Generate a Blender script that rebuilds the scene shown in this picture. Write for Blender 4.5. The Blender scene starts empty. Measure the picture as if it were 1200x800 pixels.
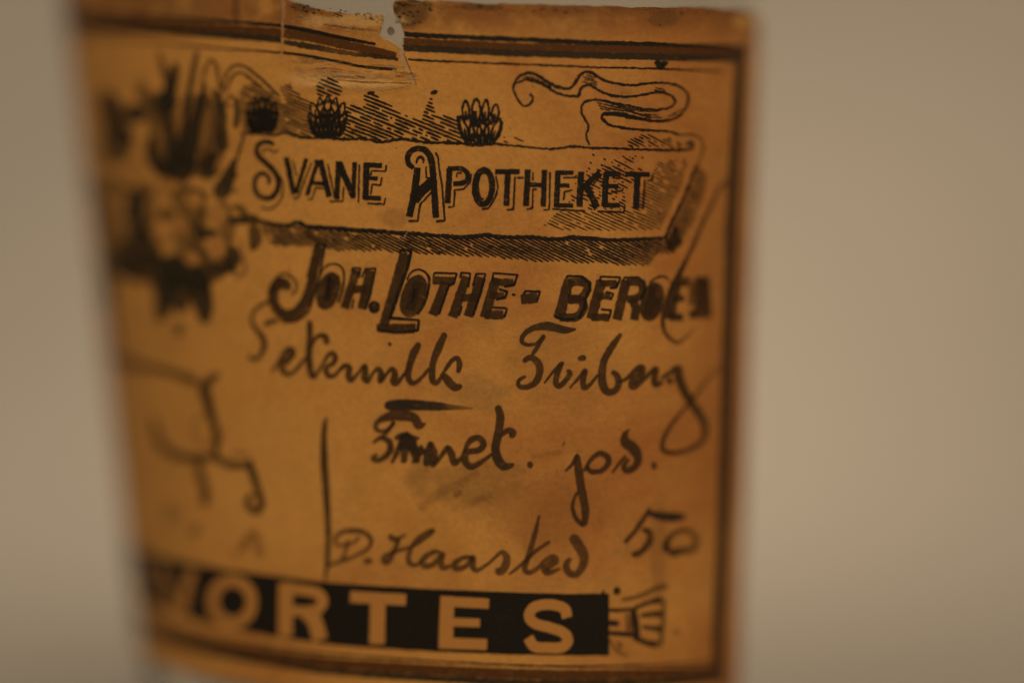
import bpy, math, random
import numpy as np
from mathutils import Matrix, Vector

random.seed(7)
rng = np.random.default_rng(7)
sc = bpy.context.scene
MM = 0.001

# ------------------------------------------------------------------ camera
F_PX = 4000.0                 # focal length in pixels of the 1200 px wide photograph
D = 191.7                     # camera to bottle axis, mm
PITCH = math.radians(0.7)
ROLL = 0.0431
BASE = 28.0                   # height of the label's middle above the table, mm
Fv = np.array([0, math.cos(PITCH), -math.sin(PITCH)])
Xv = np.array([1.0, 0, 0])
Zv = np.cross(Xv, Fv)
Rv = math.cos(ROLL) * Xv - math.sin(ROLL) * Zv
Uv = math.sin(ROLL) * Xv + math.cos(ROLL) * Zv
CAM = np.array([103.70 / F_PX * D, -D, D * math.tan(PITCH)])      # mm, z=0 at label middle

cam_d = bpy.data.cameras.new('camera')
cam = bpy.data.objects.new('camera', cam_d)
sc.collection.objects.link(cam)
sc.camera = cam
cam_d.sensor_width = 36.0
cam_d.lens = 36.0 * F_PX / 1200.0
cam_d.clip_start = 0.01
cam_d.clip_end = 20.0
M = Matrix(((Rv[0], Uv[0], -Fv[0], CAM[0] * MM),
            (Rv[1], Uv[1], -Fv[1], CAM[1] * MM),
            (Rv[2], Uv[2], -Fv[2], (CAM[2] + BASE) * MM),
            (0, 0, 0, 1)))
cam.matrix_world = M
cam_d.dof.use_dof = True
cam_d.dof.focus_distance = 174.6 * MM
cam_d.dof.aperture_fstop = 4.6
cam_d.dof.aperture_blades = 0

# ------------------------------------------------------------------ world, lamps, exposure
w = bpy.data.worlds.new('World')
sc.world = w
w.use_nodes = True
bg = w.node_tree.nodes['Background']
bg.inputs[0].default_value = (1.0, 0.83, 0.62, 1)
bg.inputs[1].default_value = 0.25


def lamp(name, loc, target, size, power, col):
    d = bpy.data.lights.new(name, 'AREA')
    d.shape = 'DISK'
    d.size = size
    d.energy = power
    d.color = col
    o = bpy.data.objects.new(name, d)
    sc.collection.objects.link(o)
    o.location = loc
    v = Vector(target) - Vector(loc)
    o.rotation_euler = v.to_track_quat('-Z', 'Y').to_euler()
    return o


lamp('room_lamp', (0.22, -0.85, 0.70), (0, 0, 0.03), 0.5, 4.8, (1.0, 0.79, 0.55))
sd = bpy.data.lights.new('added_backdrop_spot', 'SPOT')  # added spot without a known source, shapes the soft light pool on the backdrop
sd.energy = 2.7
sd.color = (1.0, 0.79, 0.56)
sd.spot_size = math.radians(14)
sd.spot_blend = 1.0
sd.shadow_soft_size = 0.02
so = bpy.data.objects.new('added_backdrop_spot', sd)
sc.collection.objects.link(so)
so.location = (0.25, -0.02, 0.10)
so.rotation_euler = (Vector((0.0, 0.12, 0.020)) - so.location).to_track_quat('-Z', 'Y').to_euler()
sc.view_settings.view_transform = 'Standard'
sc.view_settings.look = 'None'
sc.view_settings.exposure = 0.0
sc.view_settings.gamma = 1.0
sc.view_settings.use_curve_mapping = False

# ------------------------------------------------------------------ materials
def new_mat(name):
    m = bpy.data.materials.new(name)
    m.use_nodes = True
    nt = m.node_tree
    nt.nodes.clear()
    out = nt.nodes.new('ShaderNodeOutputMaterial')
    return m, nt, out


class N:
    """tiny helper for node trees"""
    def __init__(s, nt):
        s.nt = nt

    def n(s, t, **kw):
        nd = s.nt.nodes.new(t)
        for k, v in kw.items():
            setattr(nd, k, v)
        return nd

    def link(s, a, b):
        s.nt.links.new(a, b)

    def put(s, sock, v):
        if hasattr(v, 'is_output'):
            s.link(v, sock)
        else:
            sock.default_value = v

    def math(s, op, a, b=0.0, c=None, clamp=False):
        nd = s.n('ShaderNodeMath', operation=op, use_clamp=clamp)
        s.put(nd.inputs[0], a)
        s.put(nd.inputs[1], b)
        if c is not None:
            s.put(nd.inputs[2], c)
        return nd.outputs[0]

    def noise(s, vec, scale, detail=3.0, rough=0.55, dist=0.0):
        nd = s.n('ShaderNodeTexNoise')
        s.link(vec, nd.inputs['Vector'])
        nd.inputs['Scale'].default_value = scale
        nd.inputs['Detail'].default_value = detail
        nd.inputs['Roughness'].default_value = rough
        nd.inputs['Distortion'].default_value = dist
        return nd.outputs[0]

    def ramp(s, v, lo, hi, a=0.0, b=1.0):
        nd = s.n('ShaderNodeMapRange', interpolation_type='SMOOTHSTEP')
        s.put(nd.inputs[0], v)
        nd.inputs[1].default_value = lo
        nd.inputs[2].default_value = hi
        nd.inputs[3].default_value = a
        nd.inputs[4].default_value = b
        return nd.outputs[0]

    def mix(s, f, a, b, mode='MIX'):
        nd = s.n('ShaderNodeMix', data_type='RGBA', blend_type=mode)
        s.put(nd.inputs[0], f)
        for sock, v in ((nd.inputs[6], a), (nd.inputs[7], b)):
            if hasattr(v, 'is_output'):
                s.link(v, sock)
            else:
                sock.default_value = (*v, 1)
        return nd.outputs[2]

    def attr(s, name):
        return s.n('ShaderNodeAttribute', attribute_name=name)


PAPER_A = (0.60, 0.285, 0.062)
PAPER_B = (0.39, 0.143, 0.029)


def paper_material():
    m, nt, out = new_mat('aged_paper')
    g = N(nt)
    pos = g.attr('paper_pos').outputs['Vector']      # millimetres on the label
    sep = g.n('ShaderNodeSeparateXYZ')
    g.link(pos, sep.inputs[0])
    px, py = sep.outputs[0], sep.outputs[1]
    big = g.noise(pos, 0.085, 4, 0.6, 0.6)
    mid = g.noise(pos, 0.42, 4, 0.6, 0.3)
    fine = g.noise(pos, 3.2, 3, 0.6)
    fib = g.noise(pos, 9.0, 2, 0.6)
    # the paper is browner (iodine-stained) towards one end
    drift = g.ramp(px, 17, 40)
    t = g.math('ADD', g.math('MULTIPLY', big, 0.9), g.math('MULTIPLY', drift, 0.20))
    t = g.math('ADD', t, g.math('MULTIPLY', mid, 0.35))
    t = g.ramp(t, 0.56, 1.02)
    col = g.mix(t, PAPER_A, PAPER_B)
    # stained upper margin
    marg = g.math('MULTIPLY', g.ramp(py, 2.7, 1.0), g.ramp(mid, 0.25, 0.56))
    col = g.mix(g.math('MULTIPLY', marg, 0.85), col, (0.24, 0.090, 0.020))
    # greyish smudges
    sm = g.ramp(g.noise(pos, 0.16, 5, 0.65, 1.2), 0.56, 0.74)
    col = g.mix(g.math('MULTIPLY', sm, 0.30), col, (0.20, 0.13, 0.05))

    def blot_or_glow(cx, cy, rx, ry, c, k, wob=0.5):
        vx = g.math('DIVIDE', g.math('SUBTRACT', px, cx / 20.0), rx / 20.0)
        vy = g.math('DIVIDE', g.math('SUBTRACT', py, cy / 20.0), ry / 20.0)
        d = g.math('SQRT', g.math('ADD', g.math('MULTIPLY', vx, vx), g.math('MULTIPLY', vy, vy)))
        d = g.math('ADD', d, g.math('MULTIPLY', g.math('SUBTRACT', mid, 0.5), wob * 2))
        return g.math('MULTIPLY', g.ramp(d, 1.15, 0.55), k), c

    for b in ((545, 562, 75, 28, (0.17, 0.085, 0.02), 0.40, 0.9),
              (640, 600, 90, 45, (0.24, 0.09, 0.02), 0.35, 0.7),
              (560, 462, 40, 26, (0.20, 0.12, 0.04), 0.30, 0.9),
              (462, 256, 22, 13, (0.26, 0.13, 0.035), 0.45, 0.35),
              (655, 430, 70, 60, (0.27, 0.11, 0.022), 0.30, 0.7),
              (770, 640, 12, 70, (0.26, 0.12, 0.03), 0.50, 0.3),
              (480, 18, 22, 18, (0.07, 0.035, 0.01), 0.75, 1.5),
              (358, 9, 22, 7, (0.08, 0.04, 0.012), 0.75, 1.8),
              (560, 8, 40, 7, (0.10, 0.05, 0.014), 0.65, 1.6),
              (775, 22, 24, 12, (0.10, 0.045, 0.014), 0.55, 1.6),
              (278, 12, 6, 22, (0.13, 0.05, 0.012), 0.65, 0.4),
              (700, 12, 80, 9, (0.20, 0.08, 0.02), 0.45, 1.2),
              (405, 95, 70, 13, (0.72, 0.44, 0.16), 0.55, 1.0),
              (425, 135, 30, 10, (0.66, 0.38, 0.12), 0.45, 0.9),
              (410, 24, 60, 9, (0.74, 0.46, 0.17), 0.55, 1.1),
              (875, 24, 22, 10, (0.72, 0.40, 0.10), 0.6, 0.8),
              (330, 560, 90, 110, (0.72, 0.38, 0.095), 0.35, 0.5)):  # last entry: brighter glow left of centre, painted into the paper colour
        f, c = blot_or_glow(*b)
        col = g.mix(f, col, c)
    # dark flecks
    fl = g.ramp(g.noise(pos, 1.9, 2, 0.5), 0.735, 0.79)
    col = g.mix(g.math('MULTIPLY', fl, 0.55), col, (0.06, 0.03, 0.01))
    # rusty specks
    fl2 = g.ramp(g.noise(pos, 1.1, 2, 0.5, 0.5), 0.70, 0.78)
    col = g.mix(g.math('MULTIPLY', fl2, 0.35), col, (0.30, 0.07, 0.015))
    # fibre tone
    v = g.math('ADD', 0.60, g.math('MULTIPLY', fine, 0.46))
    v = g.math('ADD', v, g.math('MULTIPLY', fib, 0.34))
    v = g.math('ADD', v, g.math('MULTIPLY', g.math('SUBTRACT', mid, 0.5), 0.34))
    v = g.math('ADD', v, g.math('MULTIPLY', g.math('SUBTRACT', g.noise(pos, 1.3, 4, 0.65, 0.4), 0.5), 0.30))
    vv = g.n('ShaderNodeCombineColor')
    for i in range(3):
        g.link(v, vv.inputs[i])
    col = g.mix(1.0, col, vv.outputs[0], 'MULTIPLY')
    b = g.n('ShaderNodeBsdfPrincipled')
    g.link(col, b.inputs['Base Color'])
    b.inputs['Roughness'].default_value = 0.68
    b.inputs['Specular IOR Level'].default_value = 0.25
    h = g.math('ADD', g.math('MULTIPLY', fine, 0.6), g.math('MULTIPLY', fib, 0.35))
    h = g.math('ADD', h, g.math('MULTIPLY', mid, 1.2))
    bp = g.n('ShaderNodeBump')
    bp.inputs['Strength'].default_value = 0.55
    bp.inputs['Distance'].default_value = 0.00009
    g.link(h, bp.inputs['Height'])
    g.link(bp.outputs[0], b.inputs['Normal'])
    g.link(b.outputs[0], out.inputs[0])
    return m


def ink_material(name, c0, c1, speck=0.35, speck_scale=4.0, wash=0.0, cover=1.0):
    m, nt, out = new_mat(name)
    g = N(nt)
    pos = g.attr('paper_pos').outputs['Vector']
    a = g.attr('ink_amount').outputs['Fac']
    tone = g.attr('ink_tone').outputs['Fac']
    n1 = g.noise(pos, speck_scale, 3, 0.6)
    n2 = g.noise(pos, 0.9, 3, 0.6)
    fade = g.math('SUBTRACT', 1.0, g.math('MULTIPLY', g.ramp(n1, 0.52, 0.72), speck))
    fade = g.math('SUBTRACT', fade, g.math('MULTIPLY', g.ramp(n2, 0.40, 0.70), wash))
    # ragged edge: the noise eats into the soft rim of the stroke
    e = g.math('ADD', a, g.math('MULTIPLY', g.math('SUBTRACT', n1, 0.5), 0.55))
    e = g.ramp(e, 0.18, 0.80)
    e = g.math('MULTIPLY', e, g.ramp(a, 0.0, 0.3))
    strength = g.attr('ink_strength').outputs['Fac']
    al = g.math('MULTIPLY', g.math('MULTIPLY', e, fade), strength)
    al = g.math('MULTIPLY', al, cover, clamp=True)
    tt = g.math('ADD', tone, g.math('MULTIPLY', g.math('SUBTRACT', n2, 0.5), 0.9), clamp=True)
    col = g.mix(tt, c0, c1)
    b = g.n('ShaderNodeBsdfPrincipled')
    g.link(col, b.inputs['Base Color'])
    b.inputs['Roughness'].default_value = 0.62
    b.inputs['Specular IOR Level'].default_value = 0.2
    tr = g.n('ShaderNodeBsdfTransparent')
    mx = g.n('ShaderNodeMixShader')
    g.link(al, mx.inputs[0])
    g.link(tr.outputs[0], mx.inputs[1])
    g.link(b.outputs[0], mx.inputs[2])
    g.link(mx.outputs[0], out.inputs[0])
    return m


M_PAPER = paper_material()
M_BLACK = ink_material('black_printing_ink', (0.012, 0.009, 0.006), (0.030, 0.020, 0.010), 0.40, 4.5, 0.12, 0.97)
M_BAR = ink_material('solid_black_ink', (0.010, 0.008, 0.005), (0.018, 0.013, 0.008), 0.16, 5.0, 0.05, 0.985)
M_BRONZE = ink_material('tarnished_bronze_ink', (0.050, 0.021, 0.006), (0.030, 0.022, 0.010), 0.22, 3.0, 0.22, 0.93)
M_GREEN = ink_material('greenish_black_ink', (0.034, 0.024, 0.011), (0.022, 0.021, 0.013), 0.25, 3.0, 0.15, 0.93)
M_BROWN = ink_material('brown_band_ink', (0.105, 0.036, 0.007), (0.060, 0.024, 0.007), 0.30, 2.5, 0.25, 0.93)
M_PEN = ink_material('iron_gall_pen_ink', (0.058, 0.027, 0.009), (0.022, 0.019, 0.013), 0.24, 2.6, 0.18, 0.93)
M_SMUDGE = ink_material('faded_pen_ink', (0.085, 0.036, 0.009), (0.04, 0.025, 0.012), 0.5, 2.0, 0.5, 0.8)
M_FIBRE = ink_material('torn_paper_fibre', (0.62, 0.43, 0.23), (0.46, 0.27, 0.10), 0.55, 5.0, 0.25, 0.85)


def glass_material():
    m, nt, out = new_mat('clear_bottle_glass')
    b = nt.nodes.new('ShaderNodeBsdfPrincipled')
    b.inputs['Base Color'].default_value = (0.90, 0.88, 0.83, 1)
    b.inputs['Transmission Weight'].default_value = 1.0
    b.inputs['Roughness'].default_value = 0.02
    b.inputs['IOR'].default_value = 1.5
    nt.links.new(b.outputs[0], out.inputs[0])
    return m


M_GLASS = glass_material()


def backdrop_material():
    m, nt, out = new_mat('matt_pale_backdrop')
    g = N(nt)
    tc = g.n('ShaderNodeTexCoord')
    n1 = g.noise(tc.outputs['Object'], 5.0, 3, 0.5)
    n2 = g.noise(tc.outputs['Object'], 180.0, 3, 0.6)
    col = g.mix(n1, (0.462, 0.43, 0.388), (0.505, 0.470, 0.424))
    b = g.n('ShaderNodeBsdfPrincipled')
    g.link(col, b.inputs['Base Color'])
    b.inputs['Roughness'].default_value = 0.8
    b.inputs['Specular IOR Level'].default_value = 0.2
    bp = g.n('ShaderNodeBump')
    bp.inputs['Strength'].default_value = 0.2
    bp.inputs['Distance'].default_value = 0.0005
    g.link(n2, bp.inputs['Height'])
    g.link(bp.outputs[0], b.inputs['Normal'])
    g.link(b.outputs[0], out.inputs[0])
    return m


M_BACK = backdrop_material()

# ------------------------------------------------------------------ bottle surface (mm)
# oval, slightly tapering body:  x = w sin(f),  y = -(K w sin(f) + H w cos(f)),  w = W0 + WT z
W0, WT, K, H, NEXP = 17.861, 0.0717, 0.18, 0.905, 2.5


def width(z):
    return W0 + WT * z


def rad(f):
    return (np.abs(np.sin(f)) ** NEXP + np.abs(np.cos(f)) ** NEXP) ** (-1.0 / NEXP)


def surf(f, z, off=0.0):
    r = rad(f)
    X, Y = r * np.sin(f), r * np.cos(f)
    wz = width(z)
    x = wz * X
    y = -(K * wz * X + H * wz * Y)
    gx, gy = np.sign(X) * np.abs(X) ** (NEXP - 1), np.sign(Y) * np.abs(Y) ** (NEXP - 1)
    nx, ny = gx - K / H * gy, -gy / H              # outward normal in plan
    L = np.sqrt(nx * nx + ny * ny)
    return np.stack([x + nx / L * off, y + ny / L * off, z + 0 * x + BASE], -1)


def px2lab(p):
    """photo pixels (n,2) -> (f, z) on the bottle's front; pixels past the limb are pulled back to it"""
    p = np.asarray(p, float)
    d = Fv * F_PX + Rv * (p[:, :1] - 600.0) - Uv * (p[:, 1:2] - 400.0)
    d = d / np.linalg.norm(d, axis=1, keepdims=True)

    def xyw(t):
        q = CAM + d * t[:, None]
        return q[:, 0], (-q[:, 1] - K * q[:, 0]) / H, width(q[:, 2]), q[:, 2]
    # Y = 0 on the ray lies inside the body (or level with its limb)
    Yo, Yd = (-CAM[1] - K * CAM[0]) / H, (-d[:, 1] - K * d[:, 0]) / H
    hi = -Yo / Yd
    lo = hi - 40.0
    for _ in range(42):
        m = (lo + hi) / 2
        X, Y, w_, _z = xyw(m)
        out = (np.abs(X) ** NEXP + np.abs(Y) ** NEXP) > w_ ** NEXP
        lo = np.where(out, m, lo)
        hi = np.where(out, hi, m)
    X, Y, w_, z_ = xyw(hi)
    return np.stack([np.arctan2(X, Y), z_], -1)


def lab2px(f, z):
    q = surf(f, z) - np.array([0, 0, BASE]) - CAM
    zc = q @ Fv
    return np.stack([600 + F_PX * (q @ Rv) / zc, 400 - F_PX * (q @ Uv) / zc], -1)


# value noise for relief
_tab = rng.random((64, 64))


def vnoise(x, y):
    xi, yi = np.floor(x).astype(int), np.floor(y).astype(int)
    fx, fy = x - xi, y - yi
    fx, fy = fx * fx * (3 - 2 * fx), fy * fy * (3 - 2 * fy)
    a = _tab[xi % 64, yi % 64]
    b = _tab[(xi + 1) % 64, yi % 64]
    c = _tab[xi % 64, (yi + 1) % 64]
    d = _tab[(xi + 1) % 64, (yi + 1) % 64]
    return (a * (1 - fx) + b * fx) * (1 - fy) + (c * (1 - fx) + d * fx) * fy - 0.5


def sstep(e0, e1, x):
    t = np.clip((x - e0) / (e1 - e0), 0, 1)
    return t * t * (3 - 2 * t)


# label coordinate: unrolled so that it reads like the photograph's pixels / 20 (mm)
def paper_pos(f, z):
    return np.stack([25.4 + f * 18.6, 19.5 - z + 0.045 * f * 18.6, 0 * f], -1)


THICK = 0.14


def relief(px, py, f, z):
    """height of the paper's face above the glass, mm (px, py: place on the print, as photo pixels)"""
    h = THICK + 0.05 * vnoise(f * 6 + 9, z * 0.35) + 0.035 * vnoise(f * 14, z * 0.9 + 5)
    h = h + 0.004 * vnoise(px / 9.0, py / 9.0)
    # vertical crease beside the torn flap
    up = sstep(85, 40, py)
    h = h + 0.05 * np.exp(-((px - 333) / 2.2) ** 2) * up
    # the torn flap lifts towards the tear
    fl = sstep(338, 460, px) * sstep(482, 470, px) * sstep(88, 30, py)
    h = h + 0.28 * fl
    # wrinkles under the tear
    wr = sstep(335, 380, px) * sstep(500, 470, px)
    for (y0, sl, wd, am) in ((84, 0.06, 3.0, 0.06), (93, 0.05, 2.2, -0.05), (101, -0.02, 3.5, 0.07), (112, 0.02, 4, -0.03)):
        h = h + am * wr * np.exp(-((py - (y0 + sl * (px - 420)) - 3 * vnoise(px / 18.0, py * 0 + y0)) / wd) ** 2)
    # edges curl up a hair
    h = h + 0.06 * np.exp(-((py - 8) / 7) ** 2) * sstep(480, 560, px)
    return np.maximum(h, 0.05)


# ------------------------------------------------------------------ object helpers
def add_obj(name, me, mat, parent=None):
    o = bpy.data.objects.new(name, me)
    sc.collection.objects.link(o)
    if mat:
        me.materials.append(mat)
    if parent:
        o.parent = parent
    return o


def mesh_np(name, v, faces, smooth=True):
    me = bpy.data.meshes.new(name)
    me.from_pydata((np.asarray(v) * MM).tolist(), [], faces)
    if smooth:
        me.polygons.foreach_set('use_smooth', np.ones(len(me.polygons), bool))
    me.update()
    return me


def set_attr(me, name, typ, arr):
    at = me.attributes.new(name, typ, 'POINT')
    key = 'vector' if typ == 'FLOAT_VECTOR' else 'value'
    at.data.foreach_set(key, np.ascontiguousarray(arr, np.float32).ravel())


# ------------------------------------------------------------------ backdrop: a seamless pale sweep
def build_backdrop():
    prof = [(-700, 0)]
    prof.append((95, 0))
    R = 25
    for i in range(1, 17):
        a = i / 16 * math.pi / 2
        prof.append((95 + R * math.sin(a), R - R * math.cos(a)))
    prof.append((120, 900))
    xs = np.linspace(-900, 900, 13)
    v = [(x, y, z) for x in xs for (y, z) in prof]
    n = len(prof)
    fc = [(i * n + j, (i + 1) * n + j, (i + 1) * n + j + 1, i * n + j + 1) for i in range(len(xs) - 1) for j in range(n - 1)]
    me = mesh_np('backdrop', v, fc)
    o = add_obj('backdrop', me, M_BACK)
    o['kind'] = 'structure'
    o['label'] = 'plain pale grey seamless backdrop out of focus behind the bottle'
    return o


build_backdrop()

# ------------------------------------------------------------------ bottle
bottle = bpy.data.objects.new('medicine_bottle', None)
sc.collection.objects.link(bottle)
bottle.empty_display_size = 0.01
bottle['label'] = 'small clear glass medicine bottle wrapped in a torn, browned pharmacy paper label'
bottle['category'] = 'bottle'


def build_glass():
    seg = 180
    ang = np.linspace(0, 2 * math.pi, seg, endpoint=False)
    prof = []                                      # (scale radius mm, z) from the outside base up and back down inside
    zb, zt = -BASE, 27.0
    wb, wt = width(zb), width(zt)
    prof += [(0.0, zb + 1.6), (wb * 0.55, zb + 1.3), (wb - 3.4, zb + 0.1), (wb - 2.2, zb), (wb - 1.0, zb + 0.35),
             (wb - 0.25, zb + 1.2), (width(zb + 2.6), zb + 2.6)]
    for t in np.linspace(0.08, 1, 14):
        z = zb + 2.6 + (zt - zb - 2.6) * t
        prof.append((width(z), z))
    for a in np.linspace(0.15, 1, 9):              # shoulder
        prof.append((wt - (wt - 8.2) * (1 - math.cos(a * math.pi / 2)), zt + 9.5 * math.sin(a * math.pi / 2)))
    prof += [(7.6, zt + 11), (7.4, zt + 13), (7.4, zt + 22), (7.7, zt + 23), (10.2, zt + 23.6), (10.8, zt + 24.6),
             (10.6, zt + 26), (9.6, zt + 26.6), (6.4, zt + 26.7), (5.6, zt + 26.0), (5.4, zt + 22), (5.5, zt + 12)]
    for a in np.linspace(1, 0.1, 9):
        prof.append((wt - 2.2 - (wt - 2.2 - 6.0) * (1 - math.cos(a * math.pi / 2)), zt - 1.0 + 8.8 * math.sin(a * math.pi / 2)))
    for t in np.linspace(1, 0.0, 12):
        z = zb + 5.5 + (zt - 1.0 - zb - 5.5) * t
        prof.append((width(z) - 2.2, z))
    prof += [(wb - 3.4, zb + 4.2), (wb - 5.5, zb + 3.6), (0.0, zb + 3.5)]
    v, rows = [], []
    for (r, z) in prof:
        if r == 0:
            rows.append([len(v)])
            v.append((0, 0, z + BASE))
        else:
            # necks are round, the body is oval
            k = float(np.clip((z - zt - 2) / 7.0, 0, 1))
            kk, hh = K * (1 - k), H * (1 - k) + k
            rows.append(list(range(len(v), len(v) + seg)))
            for a in ang:
                q = r * (float(rad(a)) * (1 - k) + k)
                v.append((q * math.sin(a), -(kk * q * math.sin(a) + hh * q * math.cos(a)), z + BASE))
    fc = []
    for A, B in zip(rows[:-1], rows[1:]):
        for i in range(seg):
            j = (i + 1) % seg
            if len(A) == 1:
                fc.append((A[0], B[j], B[i]))
            elif len(B) == 1:
                fc.append((A[i], A[j], B[0]))
            else:
                fc.append((A[i], A[j], B[j], B[i]))
    me = mesh_np('glass_body', v, fc)
    return add_obj('glass_body', me, M_GLASS, bottle)


build_glass()

# ------------------------------------------------------------------ paper label
def curve_fz(pts):
    """photo polyline -> function z(f), straight on beyond its ends"""
    q = px2lab(np.array(pts, float))
    o = np.argsort(q[:, 0])
    f, z = q[o, 0], q[o, 1]

    def fn(x):
        x = np.asarray(x, float)
        y = np.interp(x, f, z)
        i = min(3, len(f) - 1)
        sl = (z[i] - z[0]) / (f[i] - f[0])
        sl = np.clip(sl, -3.0, -0.2)
        y = np.where(x < f[0], z[0] + sl * (x - f[0]), y)
        sr = (z[-1] - z[-2]) / (f[-1] - f[-2])
        y = np.where(x > f[-1], z[-1] + sr * (x - f[-1]), y)
        return y
    return fn


TOP = curve_fz([(120, -12), (200, -12), (330, -11), (400, -8), (478, 1), (520, 2), (545, 3), (563, 7), (578, 5), (600, 5), (640, 6),
                (700, 8), (760, 10), (800, 9), (850, 12), (874, 15), (886, 22)])
BOT = curve_fz([(168, 764), (187, 776), (220, 786), (270, 796), (330, 804), (450, 815), (600, 820), (740, 819), (862, 812)])
def right_f(z):
    # the paper ends just round the right-hand side; its upper corner is rounded off
    return 1.60 - 0.30 * np.exp(-np.maximum(CORNER - z, 0) / 0.35)


CORNER = float(TOP(1.3)) 
LEFT_F = -2.5
NOTCH = np.array([(331, -60), (333, -2), (345, 3), (355, 5), (365, 9), (376, 11), (385, 14), (398, 15), (410, 17), (424, 17), (440, 18), (453, 19),
                  (449, 31), (446, 42), (455, 48), (466, 53), (473, 56), (475, 48), (475, 40), (471, 28), (464, 18), (462, 8), (464, 2), (480, 0), (480, -60)], float)


def inside(poly, p):
    x, y = p[:, 0], p[:, 1]
    r = np.zeros(len(p), bool)
    n = len(poly)
    j = n - 1
    for i in range(n):
        xi, yi = poly[i]
        xj, yj = poly[j]
        c = ((yi > y) != (yj > y))
        with np.errstate(divide='ignore', invalid='ignore'):
            xx = (xj - xi) * (y - yi) / (yj - yi + 1e-12) + xi
        r ^= c & (x < xx)
        j = i
    return r


def snap(poly, p):
    best = np.full(len(p), 1e9)
    out = p.copy()
    for a, b in zip(poly, np.roll(poly, -1, 0)):
        ab = b - a
        t = np.clip(((p - a) @ ab) / (ab @ ab), 0, 1)
        q = a + t[:, None] * ab
        d = np.linalg.norm(p - q, axis=1)
        m = d < best
        out[m] = q[m]
        best[m] = d[m]
    return out


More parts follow.
